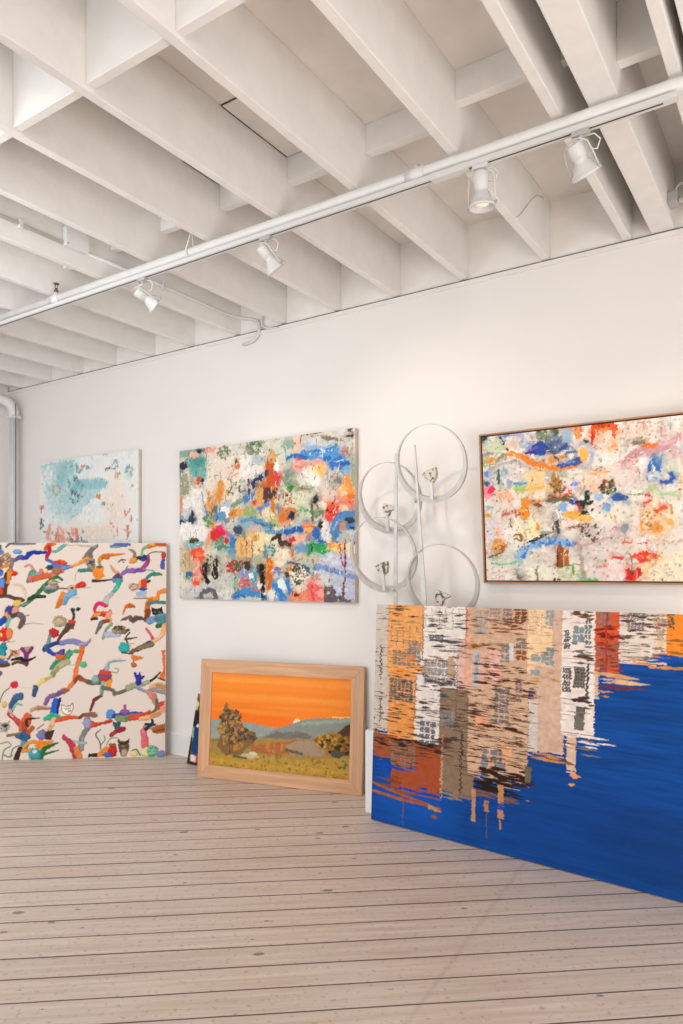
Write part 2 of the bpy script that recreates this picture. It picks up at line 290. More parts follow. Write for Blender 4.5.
     ('s','5a7890',[519,747,521,721],[7]),('s','3f60a8',[471,672,524,679,601,699],[19,40]),('s','7a98c8',[524,686,584,694],[10]),('b','8a9888',388,848,39,23,0),('b','5a5a3f',366,880,11,17,0),('b','5a5a3f',449,887,13,14,0),
     ('b','5a6a4a',463,860,16,14,0),('d','6a7a60',414,848,53,26,14,8),('b','b8a090',499,878,12,14,0),('b','b8a898',548,876,14,17,0),('p','e8703a',[574,887,606,892,604,807,574,819]),('s','8a5ab0',[315,778,352,791],[12]),
     ('b','a8c8d0',287,808,29,9,0),('b','e09a58',437,707,28,21,0),('b','d88a30',495,723,19,9,0),('d','c06a40',375,712,18,11,5,7),('s','5a7a5a',[113,680,113,595],[14]),('s','8ab0b0',[152,690,161,658],[19]),
     ('s','b8b0b0',[66,696,143,709,221,721],[13]),('s','d0c0bc',[219,712,297,686],[24]),('f','f0cc90',345,613,63,58,90),('f','f0b860',325,561,55,27,70),('s','f0b860',[286,550,384,557],[15]),('s','6aa8c8',[208,591,273,587],[18]),
     ('b','a8c860',242,562,37,17,0),('b','6a98d0',40,658,15,17,0),('b','3f6a90',41,600,15,13,0),('b','f0909a',33,552,28,25,0),('b','e0405a',64,560,19,20,0),('f','f0a878',147,527,50,29,80),('b','a8b0c0',173,594,13,29,0),
     ('s','b0b8a8',[413,634,509,627],[39]),('b','c0a8d0',412,597,13,14,0),('s','b88a4a',[452,614,464,539],[46]),('d','7a5a30',468,560,44,48,34,7),('b','e02f2f',537,521,15,15,0),('b','8090d8',560,567,19,12,0),
     ('s','4a4a30',[427,491,541,486],[18]),('s','d8a878',[345,662,422,647],[13]),('d','b09888',301,652,183,107,26,5),('d','8aa0c0',112,639,96,91,14,6),
     ('p','e0622a',[662,885,746,890,794,879,808,861,794,817,784,787,768,799,773,827,753,842,737,856,696,852,678,825,663,774,654,785]),('b','f08a3a',729,849,34,13,0),('d','b84020',729,874,65,22,18,7),
     ('s','d83a20',[665,852,663,780],[17]),('s','f0a060',[589,877,591,813],[17]),('s','b8bcc8',[586,783,628,779,657,734,655,684,625,654,583,656],[24]),('b','f0b860',614,725,23,42,0),('b','4a5a90',584,698,14,20,0),
     ('b','3f4a3a',633,792,11,12,0),('s','f09a50',[763,756,801,750],[12]),('f','c8c0b0',840,767,33,31,80),('s','8a8a78',[879,761,934,761],[19]),('s','5a4a44',[935,770,937,721],[7]),
     ('s','cfa0a4',[825,636,839,675,885,705,955,708,1031,732,1091,758,1117,785],[24,49,45,21]),('s','c08890',[854,671,909,707],[12]),('s','e0c0c0',[861,650,893,680],[13]),('s','d8b4b8',[1016,745,1085,754],[20]),
     ('s','f07a40',[936,741,992,736],[24]),('s','d8b8b8',[1075,727,1079,675],[32]),('b','d8b0a0',876,632,25,25,0),('d','c09080',869,649,39,33,12,6),('f','f0e8e2',931,652,28,33,95),('s','7a98b8',[985,678,1001,652],[44]),
     ('s','3f78b8',[953,608,963,649,979,666],[19]),('s','3f78b8',[985,665,1005,599],[19]),('s','5a88c0',[1007,654,1014,619],[9]),('s','e8ecf0',[977,640,984,605],[8]),('b','c8d8e8',976,575,30,16,0),
     ('s','5a7ab0',[974,563,997,561],[7]),('s','5a7ab0',[942,586,945,559],[7]),('s','3f68b0',[1013,542,1051,544,1079,564,1059,579],[17,20,14]),('s','3f68b0',[1021,538,1074,536],[7]),('b','e8b070',696,625,49,15,0),
     ('f','d8d0cc',696,636,41,10,90),('s','c8a0a0',[646,634,692,651,742,624],[5]),('f','f0c0a0',673,547,70,46,90),('d','4a5a3a',743,538,41,39,34,12),('d','c84a3a',739,542,37,34,10,7),('b','3a4a34',626,507,16,15,0),
     ('b','9ab0d0',697,486,19,17,0),('s','3a5a90',[782,474,825,474],[25]),('s','8a9a7a',[762,503,940,484],[7]),('d','d84a40',951,487,15,13,5,6),('b','c0cca8',967,512,32,21,0),('s','b8cca0',[1012,487,1081,483],[22]),
     ('s','d8c0b0',[1115,676,1120,624],[17]),('f','c8d0b8',1078,624,16,34,80),('f','e8d8d0',829,603,79,50,60),('d','d8a080',895,826,85,65,24,6),('s','d88070',[1017,829,1018,780],[5]),('d','c8b0a0',906,564,194,98,26,5),
     ('d','b8a8a0',1032,828,89,72,20,5),('f','d5cfd0',53,349,51,139,80),('b','e89aa8',45,526,29,16,0),('b','a8b8b0',47,459,26,13,0),('f','f0b898',146,506,40,20,80),('s','e0b850',[12,409,54,410],[23]),
     ('f','f0e8c8',272,323,88,60,90),('f','f0dc98',309,313,66,38,80),('p','e8922f',[243,489,296,500,295,375,241,377]),('d','f4c060',267,454,20,40,10,7),('d','c06a18',268,432,22,45,6,7),('d','b85a40',191,415,59,29,16,8),
     ('s','c07a60',[131,409,172,420],[17]),('s','8a5a30',[321,478,357,450],[23]),('s','d08a40',[302,466,361,482],[14]),('s','7a4a3a',[180,377,178,334],[6]),('s','d8a050',[342,349,341,314],[14]),
     ('s','9a6a30',[196,285,234,290,239,256,209,264],[12]),('b','d89a50',103,227,45,41,0),('b','a86a30',117,213,22,19,0),('d','f0b060',98,237,35,33,8,9),('s','8a6a60',[35,161,77,172,128,191],[11]),
     ('s','f0b890',[102,331,95,290],[16]),('s','2f3230',[277,235,335,260,401,292],[7,20,9]),('s','4a5450',[326,266,409,260],[13]),('s','98a098',[363,295,462,304],[18]),('s','8ab4dc',[209,159,249,188,301,212],[28]),
     ('s','8ab4dc',[322,218,380,241,478,239,551,222],[35]),('d','4a80c8',424,236,120,23,32,8),('d','4a80c8',259,183,47,36,14,9),('f','d8c8b8',377,163,83,48,90),('s','8ab8a0',[53,125,123,114,202,120],[11]),
     ('s','b0b890',[56,142,107,162],[8]),('s','9a5a2a',[472,209,465,103],[34]),('s','b06a30',[507,182,505,107],[28]),('s','5a3a2a',[459,202,456,103],[8]),('s','6a5a50',[401,100,587,108],[4]),('f','ccd8a8',508,69,45,37,80),
     ('f','e8ead0',365,60,65,47,80),('s','7ab050',[540,104,545,58],[11]),('s','a8a098',[223,106,208,60,223,21],[14]),('d','3a3028',454,24,28,7,5,8),('s','8a7a70',[217,41,225,23],[21]),('s','9a8a80',[330,87,333,22],[14]),
     ('s','e8b0a8',[61,60,201,87],[6]),('b','a8c8c0',238,133,28,20,0),('s','6a7050',[411,482,538,479],[25]),('d','d04a3a',467,499,66,10,14,8),('b','8ab0dc',492,437,22,24,0),('b','3f58b0',553,461,27,12,0),
     ('b','c02f30',580,438,14,16,0),('b','f0b050',543,394,52,23,0),('s','5a4a44',[454,363,463,297],[18]),('s','6a5a54',[441,353,435,313],[10]),('b','b8b8bc',442,390,18,26,0),('s','7a4038',[522,317,558,326,592,325],[9]),
     ('f','f0d0c0',550,349,36,15,80),('b','b0a898',575,226,17,50,0),('b','c84a40',464,211,13,7,0),('b','c84a40',554,222,9,6,0),('d','b09a90',338,384,228,107,24,5),('d','a8c0b0',191,143,171,74,14,7),
     ('d','d89080',71,302,59,139,12,6),('f','d0c2bc',649,216,92,103,80),('d','2f3f34',616,432,39,60,20,14),('b','c02f30',585,438,10,15,0),('b','f0c070',610,372,39,19,0),('s','8a6a60',[575,333,628,339],[8]),
     ('s','c8a8a0',[573,216,658,233,767,266],[10]),('d','6a5a54',642,285,60,53,36,7),('b','2f2a2a',638,274,9,8,0),('s','b8b0a0',[584,173,602,23],[28]),('b','a8c0dc',688,488,21,17,0),('b','7aa8d8',736,422,21,23,0),
     ('d','3a68a8',802,469,34,22,12,14),('b','b0b0b4',842,454,22,15,0),('f','ecdfc0',784,373,50,39,90),('f','c8a8b0',815,296,38,32,80),('b','98a0a0',823,304,21,25,0),('d','c86a90',775,310,19,14,6,7),
     ('p','f0c496',[908,405,966,424,1026,397,1055,353,1013,253,963,265,902,300]),('b','e8a050',991,303,32,29,0),('b','e8b060',1064,329,20,18,0),('s','f05a38',[929,435,960,449],[18]),('s','f05a38',[990,389,1035,413],[21]),
     ('s','d89a50',[1056,426,1065,375],[10]),('d','9a6a30',965,357,61,43,12,7),('s','f0984a',[910,336,919,299],[14]),('f','f0d4cc',885,215,75,22,80),('s','e8684a',[820,229,863,228],[12]),('s','c05a6a',[895,225,941,222],[7]),
     ('d','f04a28',923,153,51,28,40,13),('s','f07a40',[952,125,1001,144],[22]),('s','f0604a',[860,144,901,148],[15]),('s','e84a3a',[762,154,810,143],[14]),('s','e03028',[835,79,838,33],[21]),('b','e03028',858,42,17,20,0),
     ('s','e03028',[894,78,899,42],[21]),('s','f04a38',[874,68,866,25],[16]),('b','5a4a34',858,64,12,13,0),('s','8a9070',[837,178,856,136,858,68],[7]),('s','c89a90',[849,102,914,118,1003,144],[5]),('b','6a8a5a',682,98,15,9,0),
     ('b','f06a4a',711,98,11,12,0),('b','b0a8a8',746,77,16,7,0),('f','f0d4d0',721,69,103,45,80),('f','f2e0bc',1022,85,91,78,90),('s','f0d0a0',[917,35,945,93,1022,134],[29]),('d','b8c0b8',1066,60,24,16,14,5),
     ('s','7ac070',[600,21,672,21],[14]),('s','9ac080',[569,51,587,23],[12]),('d','c0b0a8',822,237,240,210,40,5),('d','e0a888',940,234,139,99,18,6),('b','cfa0a4',1167,860,33,23,0),('d','cfa0a4',1167,860,57,55,14,7),
     ('b','c4d0b0',1237,789,32,23,0),('d','c4d0b0',1237,789,56,54,14,7),('b','e8a04a',1307,843,32,23,0),('d','e8a04a',1307,843,55,53,14,7),('b','6a90c8',1186,693,33,23,0),('d','6a90c8',1186,693,57,55,14,7),
     ('b','f0cc90',1263,616,32,23,0),('d','f0cc90',1263,616,56,54,14,7),('b','d8b4b8',1340,702,31,23,0),('d','d8b4b8',1340,702,54,54,14,6),('b','f0c496',1163,514,33,24,0),('d','f0c496',1163,514,58,55,14,7),
     ('b','b8cca0',1247,446,32,24,0),('d','b8cca0',1247,446,56,55,14,7),('b','e0622a',1324,503,32,23,0),('d','e0622a',1324,503,55,54,14,7),('b','8ab4dc',1182,322,33,24,0),('d','8ab4dc',1182,322,58,56,14,7),
     ('b','e89aa8',1274,280,32,24,0),('d','e89aa8',1274,280,56,55,14,7),('b','c8c0b0',1344,332,32,23,0),('d','c8c0b0',1344,332,55,54,14,7),('b','f2e0bc',1158,163,33,24,0),('d','f2e0bc',1158,163,58,56,14,7),
     ('b','e8922f',1244,122,33,24,0),('d','e8922f',1244,122,57,56,14,7),('b','a8c090',1328,161,32,23,0),('d','a8c090',1328,161,55,55,14,7),
    ],
    'L': [
     ('p','bcd8da',[15,984,536,992,536,866,607,794,803,787,960,768,960,701,848,639,642,504,428,394,181,526,79,701]),('f','8fc0c8',330,821,79,73,95),('f','8fbfc6',642,732,163,47,95),('s','a0ccd0',[618,734,971,739],[86]),
     ('f','98c4c8',428,919,145,75,80),('f','cfe2e2',156,588,126,92,80),('f','a8ccd0',548,642,166,59,80),('d','7aaeb4',548,805,142,134,24,19),('f','eeece8',143,858,101,92,95),('f','dfe6e4',379,456,195,75,80),
     ('s','c0b0a0',[226,699,211,754,306,735,318,693,244,678],[20]),('f','f6dccb',1112,538,151,241,80),('f','f6d8c6',826,306,339,81,80),('d','f0b8a0',306,292,272,85,26,27),('d','eaa08a',330,292,270,76,12,23),
     ('s','e08070',[1240,489,1240,430],[26]),('s','e08070',[1282,480,1272,429],[20]),('s','e08878',[1324,418,1313,385],[20]),('s','e0805a',[1282,347,1272,247],[31]),('s','e0705a',[1134,325,1138,268],[12]),
     ('s','e08a78',[1048,385,1091,347],[14]),('s','e8a890',[1209,308,1324,290],[21]),('s','f0b0a8',[156,389,130,279],[51]),('s','e89a98',[559,330,576,233],[41]),('d','d06a6a',306,292,54,36,6,17),
     ('s','5a6a6a',[971,866,1112,853],[16]),('s','9ab4ac',[1069,895,1112,920,1151,888,1112,866],[19]),('f','c0d4d0',1293,807,54,61,90),('d','90aeb0',1293,814,50,56,9,15),('b','e0c8a8',1134,794,43,34,0),
     ('d','c0a888',1134,798,39,34,6,10),('d','5a7078',548,642,100,62,20,13),('d','6a8088',559,819,33,45,5,15),('b','d8905a',882,629,34,20,0),('b','e09070',665,915,26,21,0),('b','7ab0b4',734,891,32,23,0),
     ('d','d88a80',28,533,36,93,8,20),('d','5a5a60',41,362,57,77,9,16),('s','8a8a88',[440,229,723,219],[15]),('d','6a6a68',583,232,141,15,9,13),('d','b09890',960,983,53,17,7,11),('b','8a9aa8',1334,683,17,12,0),
     ('d','8aa4aa',982,523,88,43,8,12),('d','a89890',665,297,47,29,5,13),('d','8a8a8a',452,303,29,27,4,15),
    ],
    'W': [
     ('s','6f6a5a',[470,1708,506,1739,578,1735,702,1738],[6,17,5]),('s','8a7fa0',[537,1733,620,1731],[11]),('b','6fa8cf',558,1673,36,18,0),('s','2746a8',[539,1601,580,1628,621,1623,662,1661,735,1666,792,1669],[19,32,15]),
     ('s','6a5a9a',[529,1596,590,1626],[21]),('s','e5692b',[864,1736,812,1731,784,1698],[8,28,23]),('s','c3232f',[812,1704,813,1672,792,1634,793,1607],[25,23,19]),('s','5a6fb0',[793,1607,850,1584],[19]),
     ('s','6fb0a0',[839,1672,880,1683,911,1715,942,1726],[11,25,15]),('s','cdb89a',[942,1724,1047,1728,1142,1710],[11]),('b','e0532b',900,1584,47,22,0),('b','d43a2f',873,1584,23,17,0),
     ('s','5b82c4',[840,1553,924,1543,992,1554],[36,34,15]),('s','f0a040',[986,1554,1049,1575,1112,1610,1143,1627],[13,19,25]),('b','8d8577',1124,1651,27,28,0),('b','8a6a50',1133,1570,19,30,0),('b','cfa98b',466,1617,43,43,0),
     ('s','7a5a45',[435,1628,466,1649,502,1623],[7]),('s','7a5a45',[441,1596,472,1601,498,1591],[6]),('d','5a4030',471,1612,26,19,6,7),('s','e08a2c',[426,1542,467,1555,513,1566],[21]),
     ('s','8c7f7a',[523,1607,514,1553,504,1500],[32,19]),('s','c77a2a',[509,1521,484,1457,475,1393],[32,46,32]),('s','5a3a2a',[477,1489,472,1414,466,1329],[27,25]),('b','d8322f',535,1496,27,18,0),
     ('p','e88a2a',[491,1510,522,1510,495,1414,472,1409]),('b','6b8fd0',439,1414,25,45,0),('b','d8482a',438,1350,17,34,0),('s','d8908a',[622,1553,663,1564,687,1530,685,1500],[11,23]),
     ('s','3f9a78',[647,1430,665,1484,685,1505],[15,42]),('s','e06a7a',[675,1452,737,1489,752,1521],[48,27]),('s','d86a3a',[696,1451,769,1473,841,1484,914,1521],[36,42,27]),('s','9a9aa0',[685,1484,737,1494],[19]),
     ('b','2f4f5a',814,1545,25,21,0),('b','eadf9a',783,1521,18,18,0),('b','b07a5a',872,1523,33,30,0),('s','3f7a4a',[915,1441,883,1467,831,1446,780,1398,739,1350,688,1296,617,1238],[15,23,25]),
     ('s','5f8a5a',[770,1393,801,1350,869,1379],[23,38]),('s','9a9ab8',[785,1380,874,1376],[17]),('s','8a6a5a',[874,1376,963,1371],[13]),('b','c8a890',842,1419,37,24,0),('s','6a4a3a',[837,1441,899,1422],[6]),
     ('s','6a4a3a',[821,1409,884,1408],[5]),('b','d4b090',994,1376,33,26,0),('b','8a4a3a',996,1376,14,11,0),('b','d83a2f',1064,1403,40,22,10),('s','8aa070',[1062,1379,1146,1381],[5]),
     ('s','8fa070',[1019,1435,1024,1489,1050,1521],[5]),('s','3f8a7a',[1050,1521,1144,1523],[21]),('s','e8862a',[927,1323,909,1274,881,1226],[40,42,23]),('s','7ab0d0',[1005,1336,958,1306,936,1253],[47,30]),
     ('s','7a9a8a',[948,1294,1047,1298],[5]),('s','2f4a3f',[652,1286,698,1307,781,1307],[15,27,15]),('s','e0c0a0',[531,1409,594,1393,625,1350,631,1313],[8,21,10]),('s','6a4a3a',[430,1313,492,1313,533,1297,608,1281],[21,25]),
     ('b','e8c05a',565,1254,31,28,0),('s','7a9a80',[586,1233,647,1254],[15]),('b','4a4a9a',509,1201,39,38,0),('b','e09a8a',550,1199,29,32,0),('b','e8a03a',480,1148,21,36,0),('s','2f4fb0',[434,1093,468,1127],[38]),
     ('s','7ab8a0',[485,1063,505,1121,561,1160],[21]),('s','5a4a3a',[525,1150,582,1171],[25]),('s','7a6a64',[592,1158,616,1121,588,1062],[42,25]),('s','7a6a64',[603,1147,659,1158],[9]),
     ('s','8a7a84',[624,1081,691,1094,774,1083],[8,5,3]),('b','d8352a',466,1000,47,55,0),('b','e88a4a',507,1008,23,45,0),('b','2a8a90',462,904,31,30,0),('b','e8c86a',443,1000,12,17,0),('s','7a9a60',[467,936,554,948],[6]),
     ('b','3a3f44',1003,1199,17,17,0),('b','3a3f44',1045,1206,17,15,0),('s','3a3f44',[1007,1188,1014,1145,1002,1113],[15]),('p','6a4a3a',[942,1090,1027,1108,1016,1044,943,1026]),('b','d0453a',997,1103,29,17,0),
     ('s','6a4a3a',[967,1055,920,996,880,931],[36,8]),('b','c9b090',898,1109,48,41,0),('s','8a7050',[857,1114,898,1141,940,1112],[7]),('s','8a7050',[862,1071,899,1063,935,1071],[6]),('s','a89070',[867,1095,930,1090],[5]),
     ('b','e08a7a',842,1042,15,11,0),('b','c02f3a',853,1016,39,38,0),('s','7a9a90',[827,986,808,907],[23]),('s','2f4f8a',[782,878,849,922,926,932],[29,25]),('s','8a86b8',[921,932,1015,944,1099,920,1150,952],[32,38,8]),
     ('s','8a8078',[1191,1721,1152,1694,1098,1618],[19,34]),('s','b8b0a0',[1055,1721,1181,1721],[13]),('s','e89a4a',[1119,1627,1056,1584],[19]),('s','6a7ab0',[1302,1714,1360,1729,1456,1733],[13,36,13]),
     ('s','7aa08a',[1302,1710,1371,1716],[13]),('b','a89888',1140,1575,36,37,0),('d','5a4a40',1140,1575,29,30,10,10),('s','3f8a7a',[1057,1519,1120,1523,1162,1521],[23]),
     ('s','e8862a',[1214,1570,1216,1613,1266,1642,1329,1649,1414,1659],[17,28,21,6]),('b','d8702a',1261,1635,34,24,0),('s','7aa060',[1214,1554,1214,1597],[13]),
     ('p','f08a20',[1157,1543,1248,1548,1252,1467,1226,1451,1184,1451,1157,1478]),('b','3a7a6a',1214,1550,27,11,0),('s','5a3a2a',[1163,1435,1226,1435,1321,1446],[19,6]),('s','e0a070',[1304,1559,1320,1527,1357,1498],[9,26]),
     ('p','6a4a5a',[1321,1456,1333,1489,1363,1500,1392,1480,1400,1456]),('p','5a86c8',[1319,1456,1401,1456,1401,1422,1321,1422]),('s','9a6ab8',[1384,1483,1426,1513,1500,1519,1566,1530],[15,32,28]),
     ('s','b84a8a',[1558,1538,1600,1592,1600,1635],[28,26]),('b','2f4fa0',1561,1619,30,20,0),('s','3a3a4a',[1499,1619,1584,1639],[19]),('b','e8a03a',1483,1603,32,22,20),('s','7ab87a',[1552,1641,1560,1695,1605,1723],[13,22]),
     ('s','4a6a4a',[1600,1652,1648,1674,1739,1671],[9]),('s','e8702a',[1605,1715,1669,1737,1749,1734],[22,28]),('b','d8c06a',1634,1737,23,9,0),('s','9a8070',[1451,1693,1488,1675,1494,1639],[11,24]),
     ('s','4a4a48',[1362,1588,1388,1610,1420,1606],[10]),('s','4a4a48',[1388,1608,1409,1584],[6]),('s','5a8a5a',[1420,1527,1438,1556],[10]),('b','d83a2a',1728,1643,19,26,0),('p','4a5fa8',[1707,1617,1739,1617,1736,1530,1697,1530]),
     ('s','7a9ab0',[1564,1532,1654,1516],[10]),('s','3f8a7a',[1591,1451,1628,1487,1681,1491,1713,1483],[17,26,9]),('s','2f4a3a',[1586,1422,1618,1435],[17]),('p','e8a04a',[1525,1435,1554,1451,1549,1375,1522,1375]),
     ('p','d83a2a',[1548,1451,1591,1458,1591,1378,1546,1378]),('b','3a4f9a',1563,1367,34,14,0),('p','a8b4c8',[1512,1350,1593,1353,1593,1302,1502,1303]),('s','c07050',[1491,1292,1608,1292],[12]),('b','d0b098',1485,1386,38,32,0),
     ('s','7a5a4a',[1454,1375,1485,1408,1522,1402],[6]),('s','7a5a4a',[1470,1359,1522,1375],[5]),('s','3fb090',[1365,1422,1355,1381,1311,1332],[38,28,15]),('s','b8b4ac',[1311,1327,1280,1295,1260,1243],[26,43]),
     ('s','e02a6a',[1182,1175,1176,1209,1207,1252,1265,1232],[13,23,23]),('s','e8702a',[1156,1123,1197,1166,1271,1166],[21,36]),('s','d0402f',[1208,1164,1282,1153,1304,1192],[19]),
     ('p','e0a080',[1271,1166,1313,1198,1316,1088,1251,1101]),('s','a84a2a',[1235,1099,1287,1112],[23]),('s','e8a03a',[1177,1155,1218,1166],[17]),('s','4a2a20',[1151,1123,1198,1128],[15]),
     ('s','7a7874',[1228,1093,1214,1059,1191,1007],[32,17]),('s','8aa084',[1314,1082,1272,1037,1247,967],[19,15]),('s','b8bcd0',[1267,994,1378,1002],[36]),('b','b09a84',1367,1041,48,32,20),
     ('s','5a4a3a',[1377,1057,1415,1025,1453,1035],[17]),('d','5a4a3a',1362,1047,37,24,10,10),('b','8a7a4a',1409,1020,23,17,0),('s','e0702a',[1408,1165,1423,1217,1458,1232,1494,1221],[6,13,30,11]),
     ('s','7a5a5a',[1393,1109,1453,1135,1482,1111,1525,1130,1604,1115],[6,28,38,9]),('s','e88a2a',[1741,1353,1693,1337,1677,1288,1629,1277,1603,1240,1601,1164],[30,28,37,43]),('s','8a4a2a',[1604,1191,1588,1115],[32]),
     ('p','2f2a2a',[1635,1220,1660,1205,1694,1207,1720,1223,1731,1174,1710,1136,1668,1133,1636,1164]),('d','7a8a4a',1683,1180,23,6,2,8),('s','3f8a8a',[1600,1245,1662,1259,1741,1255],[19]),
     ('s','7a9ac0',[1615,1105,1673,1126,1742,1140],[47]),('b','4a9a90',1711,1107,38,30,0),('s','3f6a4a',[1679,1064,1743,1066],[26]),('s','5a6a8a',[1652,1121,1705,1109],[11]),('s','3f4f4a',[1460,1014,1431,971,1447,915],[13]),
     ('s','3f4f4a',[1426,958,1521,970],[15,3]),('s','c8a880',[1452,919,1495,922],[9]),('s','d8506a',[1592,1043,1632,991,1645,957],[11,21]),('s','e8b07a',[1737,1066,1719,991,1648,935],[30,24]),('b','4a4a9a',1616,921,28,24,0),
     ('s','7a6a4a',[1521,872,1590,911],[28]),('b','2fa8a8',1416,894,40,30,0),('d','2fa8a8',1416,918,36,13,6,10),('s','a8a0b8',[1064,918,1116,931,1149,965],[19,5]),('b','2a9ab0',448,846,33,49,0),
     ('s','4a6ab0',[439,781,490,777],[25]),('s','6a4a3a',[439,754,506,759],[23]),('s','e0b080',[438,825,479,814],[21]),('p','d8a080',[511,888,535,875,571,877,593,896,592,840,561,822,520,830]),('d','7a4a3a',552,861,23,13,6,7),
     ('s','8a6a50',[500,804,530,846],[15]),('p','b89a6a',[606,906,692,908,684,865,648,847,614,866]),('s','8a3a7a',[606,887,638,845,646,802,644,755],[23,31,19]),('s','8a3a7a',[689,897,659,850],[19]),
     ('s','c04a6a',[629,781,650,755],[15]),('s','2f2a2f',[531,798,592,811,639,790,716,817],[10,27,4]),('s','6a4a3a',[536,766,582,782,650,758],[17]),('s','2f4aa8',[787,894,813,873,871,842,932,872],[29,25,17]),
     ('b','3f6a8a',797,894,17,28,0),('s','3f9a7a',[980,847,944,799,882,773,839,724],[46,38,19]),('b','e0702a',912,826,39,26,0),('s','2f3f9a',[886,853,933,842,938,874],[13]),('s','b8b080',[965,778,893,736,854,678],[40,34]),
     ('b','8a9a6a',857,683,21,21,0),('s','7aa88a',[964,822,1016,871,1063,857],[7]),('b','5a9a5a',1037,862,25,16,0),('s','e8702a',[1080,885,1070,819,1038,724,1029,639,973,560],[38,25,30,21]),('s','e88a40',[1058,787,1034,671],[13]),
     ('s','a04a2a',[1031,623,1060,657,1102,629,1154,614],[25,21]),('b','6ab88a',1095,755,25,17,0),('s','8ab89a',[965,751,1074,755],[6]),('s','6ab88a',[1085,729,1111,782],[8]),
     ('s','e8cc80',[721,574,760,619,801,642,837,662],[15,35,19]),('s','4a5a80',[719,574,708,511],[35,25]),('s','c8c0c0',[585,586,647,575,711,574],[6]),('b','d82a4a',552,602,29,25,0),('d','d82a4a',552,602,35,32,8,8),
     ('s','4a4a3a',[519,576,473,540,454,498,444,456],[7]),('s','4a6a90',[599,505,551,471,532,403],[48,40]),('s','8ac0a0',[608,438,572,444,547,402],[15,10]),('b','d8a0a0',522,382,20,27,0),
     ('s','c03a3a',[512,366,559,329,602,286],[23,35]),('s','e8d8cc',[522,366,548,344],[10]),('s','e06a2f',[663,348,639,285,632,238],[42,64,52]),('b','3f6a90',634,189,41,50,0),('b','3f6a90',591,191,27,19,0),
     ('s','3a3a40',[657,274,651,316,692,326,754,329],[19,10,5]),('b','4aa0b0',639,112,31,38,0),('s','e8962a',[619,76,644,107,684,137,767,138],[25,21]),('s','4a2f2a',[605,86,572,1],[33]),('b','e8c070',475,440,20,23,0),
     ('s','b8c8b0',[666,371,732,418],[10]),('s','d0a080',[686,390,742,410,840,403],[17,31,17]),('s','a05a40',[711,405,825,398],[5]),('p','2a62c8',[855,487,906,490,889,349,828,350]),('p','2f2a4a',[898,487,923,494,900,363,882,355]),
     ('s','8a6aa0',[798,446,824,493,885,515,942,544],[25,36]),('b','a0604a',952,547,33,15,0),('s','3ab890',[793,316,857,339,927,320],[15,52,13]),('s','e8b890',[869,313,847,266,819,206],[36,29]),
     ('p','f2e8de',[928,439,948,428,990,427,1010,448,1013,395,991,358,955,359,930,386]),('d','8a7868',970,401,35,30,9,6),('s','8a7464',[928,439,949,423,990,425,1013,446,1014,395,991,357,955,358,928,386,928,436],[6]),
     ('s','5a4a44',[947,404,957,400],[6]),('s','5a4a44',[985,404,995,406],[6]),('s','a08878',[928,436,949,423,990,425,1011,442],[4]),('s','e8622a',[888,304,981,330,1074,324],[23,29,13]),
     ('s','8a4a3a',[1064,324,1105,351,1157,350],[17,27]),('s','9a9ab0',[1126,308,1129,261],[44]),('s','8a8680',[1132,239,1089,172,1079,71],[31,27]),('s','a8b8c8',[1019,136,1123,123],[17]),
     ('s','c8405a',[947,172,994,131,1025,67,1042,2],[29,44,36]),('s','e08a4a',[1054,72,1073,-2],[52,40]),('p','b4aa9c',[447,309,467,299,498,300,523,317,527,245,499,214,448,220]),('b','4a4640',488,272,17,16,0),
     ('d','5a544c',483,262,36,31,8,8),('s','8a7a5a',[505,193,596,207],[17]),('s','7a8a5a',[449,129,510,143,536,117],[9]),('s','7a8a5a',[467,3,481,78,531,107],[10]),('s','5a7a5a',[533,20,550,87,598,113],[9]),
     ('s','7a9a70',[471,47,512,26,548,35],[12]),('b','8a80b0',774,193,39,38,0),('p','4a3a34',[796,219,873,237,847,153,802,154]),('p','e88a20',[716,105,766,146,864,149,860,102,788,77,747,78]),
     ('s','2f7a3a',[758,1,798,82,906,128],[37,27,3]),('s','2f7a3a',[789,39,907,70],[19,3]),('b','3fa8b0',717,40,49,44,0),('b','e8dcc8',718,61,17,16,0),('s','e8962a',[629,70,680,74],[23]),('s','c05a30',[665,209,703,255],[29]),
     ('s','8a7a70',[732,239,790,282],[9]),('b','2fb0b0',1416,886,40,30,0),('s','4a3a30',[1398,850,1485,837],[13]),('s','7a6a4a',[1469,853,1527,879,1638,916],[19,32]),('p','d8803a',[1472,831,1575,812,1570,798,1506,777,1475,789]),
     ('b','c07040',1491,749,21,19,0),('s','c07040',[1494,783,1491,751],[13]),('p','e8702a',[1721,867,1745,867,1747,614,1709,628,1698,652,1729,695]),('s','3a2a20',[1632,615,1677,652,1710,686],[15,5]),
     ('s','3a2a20',[1687,641,1746,617],[10]),('b','6ab88a',1087,757,27,19,0),('s','a0604a',[1068,633,1130,618],[19,15]),('s','6a6a4a',[1125,611,1172,603,1240,609],[21,27]),('b','8ab8b0',1188,635,28,34,0),
     ('p','d8402f',[1208,673,1223,706,1265,723,1307,701,1318,671]),('p','7a5a7a',[1206,674,1319,673,1315,646,1208,647]),('p','c8302f',[1208,647,1318,646,1318,627,1277,612,1224,615]),
     ('p','e8962a',[1277,620,1325,635,1315,558,1267,563]),('s','9ab0c8',[1278,721,1288,762,1327,779,1433,784],[32,19,5]),('s','e8c89a',[1270,742,1291,783,1390,803],[11]),
     ('s','9aa884',[1318,694,1360,686,1368,715,1341,722],[11,13,6]),('s','8ab8b0',[1251,604,1241,551,1241,503],[30,19]),('s','7a3a3a',[1238,498,1184,467,1154,380],[15,23,11]),
     ('p','9a6a5a',[1092,346,1118,370,1185,373,1212,349,1196,326,1123,330]),('s','7a7060',[1251,567,1330,544,1343,515,1382,525,1466,556,1519,577],[25,21,23]),('s','a0a884',[1450,561,1513,590],[40]),
